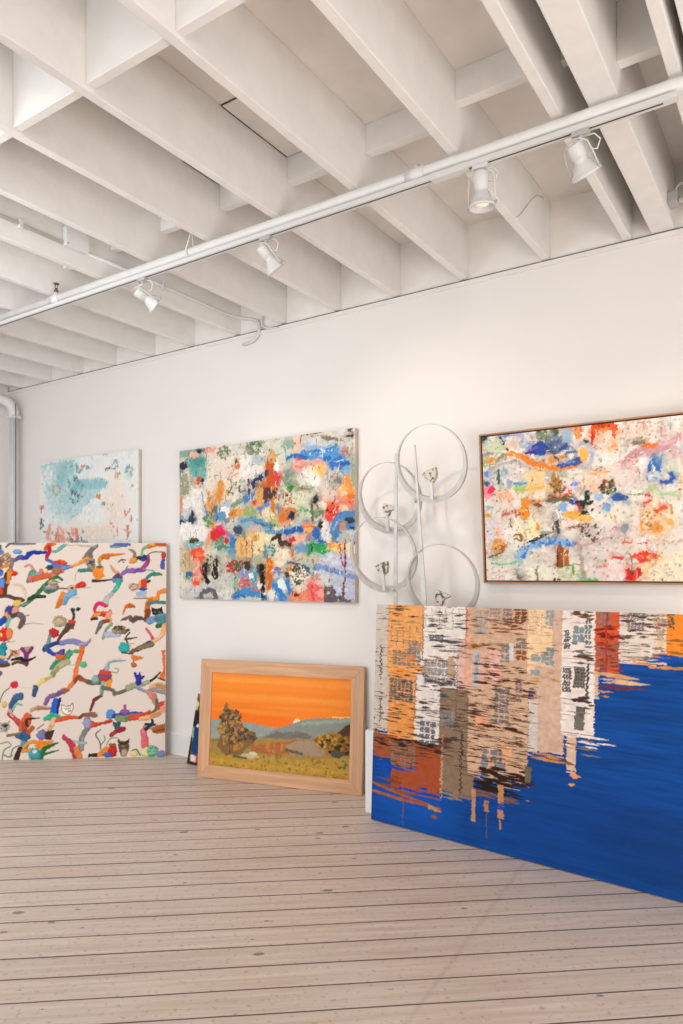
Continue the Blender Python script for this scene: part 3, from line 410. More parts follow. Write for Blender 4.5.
     ('s','a8ac98',[1519,577,1613,608],[28]),('s','9a98a0',[1529,560,1593,533,1656,540,1747,517],[19,25]),('s','3a3a9a',[1534,598,1534,654],[34]),('s','3a3a9a',[1505,681,1516,643,1534,624],[15]),
     ('s','3a3a9a',[1573,653,1545,624],[15]),('s','3a3a9a',[1544,686,1537,649],[13]),('s','e0a878',[1640,565,1688,577,1746,563],[26,43]),('s','c87a4a',[1635,551,1699,555],[5]),
     ('s','d89080',[1606,527,1651,490,1680,422],[19,47,26]),('p','d04a3a',[1678,436,1747,458,1744,392,1689,361]),('s','4a7a4a',[1631,351,1673,382,1683,465],[17,15]),('p','e8a080',[1712,405,1748,426,1749,360,1700,361]),
     ('b','5a9ad0',1311,348,36,36,0),('d','5a9ad0',1311,350,40,38,9,9),('s','3a4aa8',[1340,334,1416,346,1561,352],[21,36,21]),('b','a060a8',1424,369,34,21,0),('s','a060a8',[1425,420,1426,378],[17]),
     ('s','8a9a6a',[1374,315,1437,312,1495,329],[42,36]),('s','e05a2f',[1484,321,1552,331,1621,353],[40,36]),('s','f0b080',[1553,310,1637,326,1705,357],[30,36]),('s','d8502f',[1160,271,1228,275,1322,297],[46,17,19]),
     ('b','a0a0c0',1129,280,33,36,0),('s','8a8680',[1124,234,1094,171,1085,71],[31]),('s','b0b8c0',[1074,124,1117,123],[15]),('p','3a5a64',[1325,286,1401,285,1381,227,1349,228]),('s','a02f3a',[1411,229,1354,207,1315,176],[36,15]),
     ('s','4a6a4a',[1241,50,1230,126,1198,191,1234,227],[10,8]),('s','4a6a4a',[1235,103,1271,147,1262,179],[7]),('s','7a9a60',[1282,102,1313,155,1370,161],[8]),('p','3f2f2a',[1132,10,1147,38,1210,42,1220,8]),
     ('p','e8902a',[1210,40,1282,99,1319,72,1267,7,1210,9]),('b','d02f30',1332,61,34,49,0),('s','4a8a4a',[1318,109,1345,101],[11]),('b','5a6ab0',1288,25,35,19,0),
     ('p','6a4f40',[1373,153,1397,134,1439,133,1461,156,1466,79,1440,4,1403,4,1376,71]),('b','7a9a4a',1416,93,15,10,0),('b','c0a48c',1424,38,23,30,0),('s','3f2f28',[1391,123,1418,107,1449,127],[13]),
     ('s','e0707a',[1588,96,1585,162,1577,210,1606,245,1671,224],[47,42,32,17]),('s','2f3f4a',[1593,226,1643,265,1645,297],[21,15]),('s','2f3f4a',[1590,266,1669,259],[15]),
     ('p','b06a2a',[1643,225,1680,262,1749,266,1750,193,1691,181,1648,195]),('s','8a4a20',[1659,203,1743,223],[13]),('b','e8d09a',1502,31,29,25,0),('b','e0d8a0',1597,40,42,38,0),('b','8ac0a0',1647,46,40,45,0),
     ('d','5aa07a',1644,44,38,40,16,10),('s','3f5a3a',[1486,56,1523,62,1553,12],[9]),('b','8a8ac0',1718,23,32,26,0),('b','e0702a',1594,93,19,14,0),
    ],
    'O': [
     ('s','f59a3a',[55,728,1194,723],[43]),('s','f28c28',[59,634,1196,636],[48]),('s','f59836',[60,610,1197,605],[37]),('s','f08420',[63,536,1199,552],[48]),('s','f49434',[507,541,1199,552],[25]),
     ('s','f27a12',[67,450,774,442],[79]),('s','f58a22',[772,500,1200,514],[54]),('s','f6a246',[113,716,634,727],[18]),('s','f6a040',[585,612,1074,613],[15]),('b','f8dcb8',787,456,31,19,0),('s','f8c070',[1057,504,1199,518],[10]),
     ('p','97a29c',[85,425,238,416,408,424,645,394,595,310,93,240]),('p','8d958e',[462,295,619,388,774,451,876,477,977,496,1200,512,1204,338]),('p','7d776e',[467,295,620,369,802,392,910,369,880,334,516,290]),
     ('s','9ea69e',[826,445,1176,494],[24]),('p','a98a4c',[91,288,1203,369,1211,80,100,80]),('p','b07040',[422,267,829,334,957,306,985,235,438,207]),('p','a8927a',[701,284,804,327,906,331,1008,294,985,235,742,225]),
     ('p','b8943e',[95,177,519,198,782,191,1206,244,1211,80,100,75]),('s','c49a3a',[109,137,522,127,1185,138],[26]),('s','b88a30',[110,95,656,86,1186,107],[26]),('d','c8a448',654,128,550,70,70,10),
     ('d','94763a',654,140,550,79,70,10),('d','a8743a',626,195,473,37,30,10),('d','8a8a50',244,245,166,48,14,18),('s','8a7a48',[103,270,187,282],[13]),('d','c8843a',623,261,184,33,16,15),('s','6a6458',[702,254,832,237],[20]),
     ('p','8a6a40',[155,230,175,312,150,359,176,421,158,449,196,484,200,520,221,551,242,516,304,498,347,458,338,409,410,371,432,364,488,320,415,253,343,194,233,172]),('d','5f4c3c',272,380,111,132,80,13),
     ('d','c08a40',282,345,111,132,60,13),('d','a8906a',252,403,94,121,26,10),('d','5a4a48',412,331,71,43,16,13),('s','5a4838',[236,450,261,186],[8]),('b','c8b890',417,188,76,21,0),('b','d8ccaa',452,203,32,14,0),
     ('s','6a6a40',[289,177,399,170],[15]),('p','80602c',[911,332,968,380,1080,391,1128,441,1200,489,1206,248,1034,251,978,296]),('d','b0802f',1057,326,129,73,44,14),('d','4a3a28',1082,305,119,64,30,14),
     ('d','c89a40',1007,333,87,46,16,12),('p','5a4030',[1092,397,1200,496,1203,394,1130,377]),('b','5a564e',1096,256,44,23,0),('d','6a6a48',1135,174,49,45,6,12),
    ],
    'B': [
     ('w','0a4288',300,-20,2050,520,50),('w','0a60be',-60,-20,640,330,70),('w','123f78',1300,-50,2100,420,50),('j','c8a890',-46,1002,1371,533,5,30),('j','d2b8a0',968,1363,1384,856,4,20),('j','cbbdb0',-54,104,1361,520,4,20),
     ('j','e6a563',90,339,1365,892,5,6),('j','e29a56',104,297,913,467,6,20),('j','e0d6ce',339,622,1370,1006,5,10),('j','dfd5cd',294,574,1030,480,5,14),('j','d8b4a8',571,660,1127,849,3,5),('j','dca890',616,660,1373,797,4,10),
     ('j','8f7762',462,691,845,226,3,24),('j','ab552f',139,477,516,184,6,30),('j','a85a38',5,181,526,366,8,20),('j','cda98c',647,1002,1377,341,5,40),('j','e0a898',655,741,1076,857,4,8),('j','e2b0a4',765,836,1083,900,4,6),
     ('j','ecc89e',990,1138,1382,957,4,6),('j','d2b09a',1029,1191,1383,544,3,18),('j','ecc89e',990,1122,1381,1008,4,10),('j','cfc4bc',1002,1051,839,550,2,8),('j','e8dad2',1175,1343,1386,657,4,22),
     ('j','d8b8a0',1208,1255,686,487,2,10),('j','d65a2a',1343,1460,1388,997,4,16),('j','ded0c4',1460,1626,1391,1048,6,12),('j','e2c8a8',1622,1680,1393,1057,4,8),('j','f08e20',1675,1816,1395,1097,4,8),
     ('j','e0d4c8',1816,1907,1398,1146,4,8),('j','c86a4a',1907,2055,1400,1180,4,8),('r','6a5c54',-20,1274,124,530,34,30,5),('z','3a3a3c',44,1063,851,9,6),('z','4a4644',47,730,598,7,6),('z','6a3a24',340,1332,995,5,5),
     ('z','7a4020',298,898,631,5,5),('z','8a5a3c',623,1339,1072,5,4),('z','8a5030',570,1040,678,5,4),('r','6a4028',121,1314,281,1236,8,90,6),('g','8a7a70',110,1181,335,1052,5,4,14),('g','8f8a88',236,1087,329,1023,3,3,75),
     ('g','85807c',129,1038,331,947,6,4,70),('r','e08a38',123,1014,353,903,14,110,8),('r','7a4a30',110,953,353,880,9,90,6),('g','6f6a68',113,869,282,733,6,7,72),('r','4a4644',113,857,282,721,16,50,6),
     ('r','d8822f',118,714,310,481,14,90,8),('r','5a4238',118,714,310,481,14,90,6),('g','a8a09a',355,1297,621,1183,6,3,10),('r','4a4648',369,1275,621,1160,14,80,6),('g','6a6c74',380,1142,481,1102,6,2,85),
     ('r','5a5658',374,1113,624,1049,10,130,7),('r','cf8a60',621,1160,680,1064,8,50,6),('g','97908e',350,1007,566,855,9,3,75),('r','4a4448',339,913,553,842,18,70,7),('r','8a5c40',322,1022,575,967,7,90,6),
     ('j','c09a80',510,548,1020,896,2,4),('r','4a4a4e',306,852,575,499,34,75,7),('g','8a8a90',465,720,565,620,4,5,60),('r','5a3a2a',308,556,588,485,14,120,8),('g','6a6a70',333,646,445,502,3,4,60),
     ('r','6a4a34',577,889,692,802,8,90,6),('z','d8a878',486,575,218,6,6),('z','3f2a20',609,627,259,9,6),('r','5a3f2c',464,776,697,611,12,90,6),('r','a08870',484,271,700,226,6,110,6),('g','8a7a6c',139,514,314,343,6,8,55),
     ('r','5a4a40',139,514,314,343,22,70,6),('r','3a2a24',5,513,472,461,18,110,8),('r','0d50b4',11,351,301,306,10,170,9),('r','8f4a28',12,303,291,177,5,200,10),('r','0d50b4',204,277,479,214,6,150,8),
     ('s','b0623c',[0,223,242,185,414,168],[14,16,8]),('s','b0623c',[2,175,207,161,481,159],[16,20,10]),('s','c08a60',[414,156,481,142],[30,12]),('s','b85a30',[228,282,233,15],[6,4]),('b','a05a50',443,106,18,10,0),
     ('g','a09a98',674,1296,757,1157,3,5,70),('g','9a8c88',765,1310,827,1225,4,4,65),('g','8a7a74',843,1312,903,1239,3,3,70),('g','7a4a2a',912,1314,982,1232,2,4,72),('r','7a4a2c',656,1262,1001,1149,28,80,6),
     ('r','8a5a3c',659,1140,1003,1045,20,90,6),('g','7a706c',922,1155,985,1096,2,3,75),('g','8a8280',835,1123,890,1015,2,6,70),('j','d2ccc6',882,911,1122,1026,2,3),('g','8a5038',923,1092,992,1033,2,2,60),
     ('j','b8b4b0',667,717,1065,857,2,5),('g','98949a',680,1048,715,886,1,7,60),('r','b0785a',741,1079,847,872,10,50,5),('r','5a3420',675,998,1018,838,36,100,7),('r','6a4028',666,854,1022,631,40,80,6),
     ('g','7a7478',805,879,897,687,3,7,60),('g','7a6a66',926,944,963,811,2,6,60),('j','e0a080',695,767,719,643,3,6),('r','3a2418',708,672,909,657,6,150,10),('r','5a3826',673,607,1013,526,22,80,6),
     ('g','7a8088',735,546,885,442,3,3,65),('g','8a929a',737,481,847,361,2,5,70),('j','e0aa80',773,809,479,383,2,5),('j','e0aa80',853,911,584,479,2,5),('r','3a2418',725,452,1017,361,34,130,9),
     ('r','2f1f16',691,376,962,310,26,130,9),('r','8a6040',692,311,935,273,18,110,8),('j','c09068',680,704,311,122,3,10),('j','c08a60',835,870,362,183,3,8),('j','b88058',754,784,261,192,3,6),('j','7a6a50',987,1020,483,390,2,6),
     ('r','0c4a9c',693,278,964,232,12,100,8),('s','a0603c',[770,208,774,69],[6,4]),('s','c08a50',[851,171,852,129],[14,10]),('g','93a0a4',1085,1315,1125,1223,2,3,85),('g','b8a490',998,1296,1083,1175,5,4,30),
     ('r','b09a80',992,1306,1142,1157,12,50,5),('g','8a9aa0',1013,1072,1058,1033,1,1,95),('g','8a9aa0',1063,1075,1091,1031,1,1,95),('g','7f9096',1089,1113,1134,1019,2,4,85),('r','9a8468',1012,1124,1144,1055,8,60,5),
     ('g','8aa4b0',1004,992,1060,961,1,1,80),('r','c89050',1004,1003,1148,852,12,70,6),('r','b07a58',1006,888,1052,810,6,60,6),('r','7a4830',1044,644,1237,523,5,170,9),('r','c08a60',1013,567,1206,532,5,160,9),
     ('g','5a5658',1183,1211,1216,1111,3,3,75),('g','5c585a',1182,1018,1225,891,3,4,78),('r','6a4a38',1223,1304,1346,1249,10,70,8),('g','7a9098',1230,1233,1287,1146,2,2,85),('g','6a7478',1290,1266,1328,1139,2,5,60),
     ('r','6a6866',1231,1163,1329,1069,10,60,6),('r','5a4030',1232,1087,1320,1019,10,70,8),('j','7f7a70',1239,1294,1025,915,2,4),('g','5a564e',1239,1022,1301,918,4,6,50),('r','4a3a34',1231,886,1333,813,8,80,9),
     ('j','6a665e',1252,1298,826,777,2,4),('j','77726a',1243,1294,776,706,2,3),('z','4a4a4c',1309,1043,870,6,10),('r','e8dad2',1203,682,1424,602,8,120,8),('g','8a7a70',1350,1313,1395,1231,2,2,70),
     ('g','84807c',1384,1314,1424,1233,2,3,65),('r','7a2418',1346,1239,1473,1167,12,90,8),('g','8a6e64',1347,1160,1461,1031,4,7,62),('r','9a2f20',1347,1169,1475,1013,18,60,7),('j','b83a30',1394,1404,1310,1002,2,4),
     ('g','8a7a80',1499,1313,1579,1221,5,2,70),('r','5a4640',1461,1312,1629,1186,22,90,7),('r','8a7a6a',1557,1158,1657,1076,16,60,6),('r','e0a060',1465,1080,1604,1062,3,150,8),('g','a89488',1632,1318,1669,1188,3,5,55),
     ('r','8a5a4a',1624,1256,1681,1236,4,60,6),('g','6a5a44',1681,1310,1712,1237,2,5,75),('r','a06a28',1678,1189,1777,1103,12,80,7),('r','e0d8cc',1602,1147,1683,1078,6,60,6),('r','6a4a36',-37,1310,1013,837,90,120,3.2),
     ('r','5a3c2a',-19,784,1020,475,110,120,3.2),('r','8a7a72',341,1309,637,520,40,120,3.2),('r','e0c0a4',655,1318,1019,527,60,120,3.2),('r','f0b878',92,1301,365,478,26,120,3.2),('r','c8a888',992,1327,1173,653,24,120,3.2),
     ('r','8a8078',1171,1312,1354,728,26,120,3.2),('r','a84824',1345,1318,1475,1003,16,120,3.2),('r','8a7868',1461,1312,1683,1059,36,120,3.2),('r','4a3020',464,776,1022,373,40,190,4),('r','5a3a28',-11,541,538,421,24,170,4),
     ('r','a08468',1172,678,1376,585,6,140,5),('r','d8a070',1350,992,1595,1005,2,260,16),('r','e0b48c',1370,960,1582,975,2,240,14),('r','7a3a48',1356,934,1560,945,3,220,10),('r','d08a60',1356,914,1429,917,1,110,12),
     ('r','c88a60',1356,890,1400,890,1,60,10),('r','d89048',1604,1053,1684,1050,2,100,14),('r','d08a48',1625,1115,1777,1103,3,150,10),('r','c88848',1683,1059,1778,1049,2,120,8),('r','0f56ae',1557,1111,1778,1076,6,150,8),
     ('r','e09060',1212,483,1263,477,1,60,26),('r','d8985a',1213,434,1254,431,1,50,10),
    ],
    'S': [
     ('b','b06a50',15,525,48,16,0),('b','d8d0a0',-2,453,38,45,0),('p','2a3a3a',[-22,399,63,414,88,303,51,293,16,266,-16,267]),('b','e8e4dc',51,293,16,18,0),('p','1f4f80',[13,282,91,292,140,73,77,70,22,102]),
     ('b','a8b490',-6,223,35,67,0),('s','3a2a24',[-1,201,1,88,5,-2],[34]),('p','e8ded4',[31,75,90,66,93,13,32,22]),('b','d83a3a',106,46,21,43,0),('s','4a3a30',[10,10,154,8],[21]),('b','2a2a2a',58,368,31,34,0),
     ('p','c89a50',[33,550,270,549,297,349,78,347]),('p','5a8a9a',[83,325,314,340,342,134,132,105]),('p','c05a4a',[132,105,357,136,386,-1,156,-2]),
    ],
}

class Canvas:
    def __init__(s, w, h, step, bg, seed):
        s.w, s.h = w*1000, h*1000
        s.nx = int(round(s.w/step))+1; s.nz = int(round(s.h/step))+1; s.step = step
        s.x = np.linspace(0, s.w, s.nx); s.z = np.linspace(0, s.h, s.nz)
        s.X, s.Z = np.meshgrid(s.x, s.z)
        s.rng = np.random.default_rng(seed); s.py = random.Random(seed)
        s.C = np.empty((s.nz, s.nx, 3)); s.C[:] = s.c(bg)
        s.n1, s.n2, s.n3 = s.noise(60), s.noise(60), s.noise(22)
        s.n4, s.n5 = s.noise(14), s.noise(120)
        s.dry = s.noise(9); s.vk = 1.0
    def c(s, h): return np.array([int(h[i:i+2], 16)/255 for i in (0, 2, 4)])
    def noise(s, sc, sx=1.0):
        gx = int(s.w/(sc*sx))+3; gz = int(s.h/sc)+3
        g = s.rng.uniform(-1, 1, (gz, gx))
        fx = s.X/(sc*sx); fz = s.Z/sc
        ix = fx.astype(int); iz = fz.astype(int); tx = fx-ix; tz = fz-iz
        tx = tx*tx*(3-2*tx); tz = tz*tz*(3-2*tz)
        a = g[iz, ix]*(1-tx)+g[iz, ix+1]*tx; b = g[iz+1, ix]*(1-tx)+g[iz+1, ix+1]*tx
        return a*(1-tz)+b*tz
    def win(s, x0, x1, z0, z1, pad=12):
        i0 = max(0, int((x0-pad)/s.step)); i1 = min(s.nx, int((x1+pad)/s.step)+2)
        k0 = max(0, int((z0-pad)/s.step)); k1 = min(s.nz, int((z1+pad)/s.step)+2)
        return None if i0 >= i1 or k0 >= k1 else (slice(k0, k1), slice(i0, i1))
    def lay(s, W, col, al, vary=.07):
        c = s.c(col)[None, None, :]*(1+vary*s.vk*(s.n4[W]*.6+s.n3[W]*.6)[..., None])
        s.C[W] = s.C[W]*(1-al[..., None])+c*al[..., None]
    def b(s, col, x, z, rx, rz, rot=0, amp=None, hard=1.0):
        m = max(rx, rz); W = s.win(x-m, x+m, z-m, z+m)
        if W is None: return
        a = min(rx, rz)*.35 if amp is None else amp
        X = s.X[W]-x+a*(s.n3[W]*.6+s.n4[W]*.5); Z = s.Z[W]-z+a*(s.n1[W]*.5+s.dry[W]*.5)
        t = R(rot); u = X*math.cos(t)+Z*math.sin(t); v = -X*math.sin(t)+Z*math.cos(t)
        q = np.sqrt((u/rx)**2+(v/rz)**2)
        s.lay(W, col, np.clip((1-q)*min(rx, rz)/(s.step*1.1)+.5, 0, 1)*hard)
    def f(s, col, x, z, rx, rz, al=80):
        W = s.win(x-rx*1.2, x+rx*1.2, z-rz*1.2, z+rz*1.2)
        if W is None: return
        q = np.sqrt(((s.X[W]-x)/rx)**2+((s.Z[W]-z)/rz)**2)
        a = np.clip(1.25-q+.45*s.n3[W]+.3*s.n4[W], 0, 1); a = np.clip(a*1.6, 0, 1)
        a *= np.clip(.75+.5*s.dry[W], 0, 1)
        s.lay(W, col, a*al/100)
    def s(s, col, pts, wd):
        P = [(pts[i], pts[i+1]) for i in range(0, len(pts), 2)]
        n = len(P); Q = []
        for i in range(n-1):
            p0, p1, p2, p3 = P[max(i-1, 0)], P[i], P[i+1], P[min(i+2, n-1)]
            L = math.hypot(p2[0]-p1[0], p2[1]-p1[1]); m = max(2, int(L/max(3.5, s.step*.8)))
            for k in range(m+(i == n-2)):
                t = k/m
                c = [.5*(2*p1[j]+(p2[j]-p0[j])*t+(2*p0[j]-5*p1[j]+4*p2[j]-p3[j])*t*t+(3*p1[j]-p0[j]-3*p2[j]+p3[j])*t**3) for j in (0, 1)]
                Q.append((c[0], c[1], (i+t)/(n-1)))
        wmax = max(wd)
        W = s.win(min(q[0] for q in Q)-wmax, max(q[0] for q in Q)+wmax, min(q[1] for q in Q)-wmax, max(q[1] for q in Q)+wmax)
        if W is None: return
        X, Z = s.X[W], s.Z[W]; a = .12*wmax
        X = X+a*s.n3[W]; Z = Z+a*s.n4[W]
        best = np.full(X.shape, -1e9)
        for x, z, t in Q:
            if len(wd) == 1: r = wd[0]/2*(.72 if t < .04 or t > .96 else 1)
            else:
                u = t*(len(wd)-1); i = min(int(u), len(wd)-2); r = (wd[i]+(wd[i+1]-wd[i])*(u-i))/2
            best = np.maximum(best, r-np.hypot(X-x, Z-z))
        s.lay(W, col, np.clip(best/(s.step*1.1)+.5, 0, 1), .09)
    def p(s, col, pts, amp=5):
        xs, zs = pts[0::2], pts[1::2]; W = s.win(min(xs), max(xs), min(zs), max(zs))
        if W is None: return
        X = s.X[W]+amp*(s.n3[W]+.6*s.n4[W]); Z = s.Z[W]+amp*(s.n1[W]*.6+s.dry[W]*.8)
        ins = np.zeros(X.shape, bool); n = len(xs)
        for i in range(n):
            x0, z0, x1, z1 = xs[i], zs[i], xs[(i+1) % n], zs[(i+1) % n]
            if z0 == z1: continue
            ins ^= ((z0 > Z) != (z1 > Z)) & (X < (x1-x0)*(Z-z0)/(z1-z0)+x0)
        s.lay(W, col, ins.astype(float)*.97, .1)
    def d(s, col, x, z, rx, rz, n, size):
        for _ in range(n):
            t = s.py.uniform(0, 6.283); q = math.sqrt(s.py.random())
            k = s.py.uniform(.55, 1.15)
            s.b(col, x+rx*q*math.cos(t), z+rz*q*math.sin(t), size*k*s.py.uniform(.6, 1.2), size*k*s.py.uniform(.5, 1.1), s.py.uniform(-60, 60))
    def wash(s, col, x0, z0, x1, z1, al):
        W = s.win(x0, x1, z0, z1)
        if W is None: return
        u = np.clip((s.X[W]-x0)/(x1-x0), 0, 1); v = np.clip((s.Z[W]-z0)/(z1-z0), 0, 1)
        a = np.sin(u*math.pi)**.7*np.sin(v*math.pi)**.7*al/100
        s.lay(W, col, a, .03)
    def j(s, col, x0, x1, zt, zb, amp, rag):
        W = s.win(x0-30, x1+30, zb-40, zt)
        if W is None: return
        Z, X = s.Z[W], s.X[W]; k = s.py.uniform(0, 99)
        saw = lambda z, p: 2*np.abs(((z/p+k) % 1)-.5)*2-1
        row = saw(Z, 17)*.6+saw(Z, 41)*.5+s.n4[W]*.5
        dn = np.clip((zt-Z)/max(1, zt-zb), 0, 1)
        A = amp*(.35+.9*dn)
        low = np.clip((zb+rag*2.2-Z)/(rag*2.2), 0, 1)          # ragged foot: alternate bands die away
        foot = (saw(Z, 23)+.5*s.n1[W]) > (low*2.6-1.4)
        ins = (X > x0+A*row) & (X < x1+A*row*1.1+low*amp*3*saw(Z, 23)) & (Z < zt) & (Z > zb-rag) & (foot | (low <= 0))
        s.lay(W, col, ins.astype(float), .06)
    def r(s, col, x0, z0, x1, z1, n, ln, th):
        for _ in range(n):
            x = s.py.uniform(min(x0, x1), max(x0, x1)); z = s.py.uniform(min(z0, z1), max(z0, z1))
            L = ln*s.py.uniform(.45, 1.15); t = th*s.py.uniform(.5, 1.0); sl = s.py.uniform(-.05, .03)
            xa = max(min(x0, x1)-12, x-L/2); xb = min(max(x0, x1)+30, x+L/2)
            m = (xa+xb)/2+s.py.uniform(-.2, .2)*(xb-xa)
            W = s.win(xa, xb, z-t-8, z+t+8)
            if W is None or xb-xa < 4: continue
            X, Z = s.X[W], s.Z[W]
            half = np.where(X < m, (X-xa)/(m-xa+1e-3), (xb-X)/(xb-m+1e-3))
            q = t*np.clip(half, 0, 1)**.7-np.abs(Z-z-sl*(X-m)+2.0*s.n3[W])
            s.lay(W, col, np.clip(q/(s.step*.8)+.35, 0, 1)*(half > 0), .08)
    def g(s, col, x0, z0, x1, z1, nx, ny, fill):
        if x1 < x0: x0, x1 = x1, x0
        if z1 < z0: z0, z1 = z1, z0
        W = s.win(x0, x1, z0, z1)
        if W is None: return
        Z, X = s.Z[W], s.X[W]
        Xs = X+4*s.n3[W]+5*(2*np.abs(((Z/19) % 1)-.5)-.5); Zs = Z+3*s.n4[W]
        u = (Xs-x0)/(x1-x0)*nx; v = (Zs-z0)/(z1-z0)*ny; q = math.sqrt(fill/100)
        ins = (u > 0) & (u < nx) & (v > 0) & (v < ny)
        ins &= (u % 1 < q) & (v % 1 < q) if fill >= 40 else ((u % 1 < .13) | (v % 1 < .10)) & (s.dry[W] > -.35)
        s.lay(W, col, ins*.9, .12)
    def z_(s, col, x, z0, z1, amp, wd):
        P = []; z = z0; k = 1
        while z > z1:
            P += [x+k*amp*s.py.uniform(.5, 1), z]; z -= s.py.uniform(9, 16); k = -k
        P += [x, z1]; s.s(col, P, [wd])
    def run(s, ops):
        for o in ops: getattr(s, {'z': 'z_', 'w': 'wash'}.get(o[0], o[0]))(*o[1:])
    def under(s, ops, k, jit, al):
        """loose first layer: every mark once more, wider, paler and out of register"""
        J = lambda: s.py.uniform(-jit, jit)
        for o in ops:
            if o[0] in 'bf': s.f(o[1], o[2]+J(), o[3]+J(), o[4]*k+6, o[5]*k+6, al)
            elif o[0] == 'd': s.f(o[1], o[2]+J(), o[3]+J(), o[4]*.8, o[5]*.8, al*.5)
            elif o[0] in 'ps':
                P = o[2]; xs, zs = P[0::2], P[1::2]
                if o[0] == 'p': s.f(o[1], sum(xs)/len(xs)+J(), sum(zs)/len(zs)+J(), (max(xs)-min(xs))*.5*k+5, (max(zs)-min(zs))*.5*k+5, al)
                else:
                    for x, z in zip(xs, zs): s.f(o[1], x+J(), z+J(), o[3][0]*.9*k+5, o[3][0]*.9*k+5, al*.8)
    def smear(s, ax, az):
        dx = ax*(s.n3*.55+s.n4*.6+s.dry*.5); dz = az*(s.n1*.4+s.noise(16)*.7+s.noise(8)*.5)
        ix = np.clip(np.rint((s.X+dx)/s.step).astype(int), 0, s.nx-1); iz = np.clip(np.rint((s.Z+dz)/s.step).astype(int), 0, s.nz-1)
        s.C = s.C[iz, ix]
    def scratch(s, pal, n, l0, l1, wd, upright=.7):
        for _ in range(n):
            x, z = s.py.uniform(0, s.w), s.py.uniform(0, s.h); L = s.py.uniform(l0, l1)
            a = R(90+s.py.uniform(-18, 18)) if s.py.random() < upright else R(s.py.uniform(-25, 25))
            s.s(s.py.choice(pal), [x, z, x+L*.5*math.cos(a)+s.py.uniform(-6, 6), z+L*.5*math.sin(a)+s.py.uniform(-6, 6), x+L*math.cos(a), z+L*math.sin(a)], [wd*s.py.uniform(.4, 1), wd*s.py.uniform(.8, 1.3), wd*.4])
    def linear(s):
        C = np.clip(s.C, 0, 1); C = np.where(C <= .04045, C/12.92, ((C+.055)/1.055)**2.4)
        g = (C*np.array([.2126, .7152, .0722])).sum(-1, keepdims=True)
        return np.clip(g+(C-g)*.95, 0, 1)**1.12*.97

def canvas_mesh(name, cv, depth, edge, parent, x_off=0, z_off=0, y_off=0):
    """stretched canvas: painted front grid (y = 0), plain sides and back, one mesh"""
    nx, nz = cv.nx, cv.nz
    w, h = cv.w/1000, cv.h/1000
    fr = np.stack([cv.X.ravel()/1000, np.zeros(nx*nz), cv.Z.ravel()/1000], 1)
    ix = lambda i, k: k*nx+i
    ring = [ix(i, 0) for i in range(nx)]+[ix(nx-1, k) for k in range(1, nz)]+[ix(i, nz-1) for i in range(nx-2, -1, -1)]+[ix(0, k) for k in range(nz-2, 0, -1)]
    m = len(ring); n0 = nx*nz
    side0 = fr[ring]; side1 = side0.copy(); side1[:, 1] = depth
    V = np.concatenate([fr, side0, side1])+np.array([x_off, y_off, z_off])
    kk, ii = np.meshgrid(np.arange(nz-1), np.arange(nx-1), indexing='ij')
    a = (kk*nx+ii).ravel()
    F = np.stack([a, a+1, a+nx+1, a+nx], 1)
    q = np.arange(m); q1 = (q+1) % m
    F2 = np.stack([n0+q, n0+m+q, n0+m+q1, n0+q1], 1)
    F = np.concatenate([F, F2]); nf = len(F)
    me = bpy.data.meshes.new(name)
    me.vertices.add(len(V)); me.vertices.foreach_set('co', V.ravel())
    loops = np.concatenate([F.ravel(), (n0+m+q)[::-1]])
    me.loops.add(len(loops)); me.loops.foreach_set('vertex_index', loops.astype(np.int32))
    me.polygons.add(nf+1)
    me.polygons.foreach_set('loop_start', np.concatenate([np.arange(nf)*4, [nf*4]]).astype(np.int32))
    mi = np.zeros(nf+1, np.int32); mi[-1] = 1; me.polygons.foreach_set('material_index', mi)
    me.update(calc_edges=True); me.validate()
    at = me.color_attributes.new('paint', 'FLOAT_COLOR', 'POINT')
    lin = cv.linear().reshape(-1, 3)
    sc = lin[ring]*.25+np.array(srgb(edge))*.75
    L = np.concatenate([lin, sc, np.tile(srgb(edge), (m, 1))]); L = np.concatenate([L, np.ones((len(L), 1))], 1)
    at.data.foreach_set('color', L.ravel().astype(np.float32))
    me.materials.append(M_PAINT); me.materials.append(M_BACK)
    o = bpy.data.objects.new(name, me); COL.objects.link(o)
    if parent is not None: o.parent = parent
    return o

def stand(A, deg, tilt, lift=0):
    """frame of a picture: origin bottom-left of its face, X along, Y into the wall, Z up the picture"""
    t, k = R(deg), R(tilt)
    e = Vector((math.cos(t), math.sin(t), 0)); m = Vector((-e.y, e.x, 0))
    up = m*math.sin(k)+Vector((0, 0, 1))*math.cos(k); y = up.cross(e)
    return Matrix(((e.x, y.x, up.x, A[0]), (e.y, y.y, up.y, A[1]), (e.z, y.z, up.z, A[2]+lift), (0, 0, 0, 1)))

# ------------------------------------------------------------------ room shell
X0, X1, YB, WY = -6.86, 3.2, -3.2, 4.19
def struct(name, bm, m, bevel=0): return tag(obj(name, bm, m, bevel=bevel), kind='structure')
bm = bmesh.new(); box(bm, (X0-.2, YB, -.1), (X1, WY+.15, 0)); struct('floor', bm, M_FLOOR)
bm = bmesh.new(); box(bm, (X0-.2, YB, 3.685), (X1, WY+.15, 3.78)); struct('ceiling', bm, M_DECK)
bm = bmesh.new(); box(bm, (X0-.2, WY, 0), (X1, WY+.15, 3.334)); struct('wall_back', bm, M_WALL)
bm = bmesh.new(); box(bm, (X0-.2, WY+.012, 3.334), (X1, WY+.15, 3.685)); struct('wall_back_upper', bm, M_DECK)
bm = bmesh.new(); box(bm, (X0-.2, YB, 0), (X0, WY, 3.685)); struct('wall_left', bm, M_WALL)
bm = bmesh.new()
prism(bm, [(WY, 0), (WY-.016, 0), (WY-.016, .165), (WY-.010, .182), (WY, .19)], X0, X1, 'x'); struct('baseboard_back', bm, M_BASE)
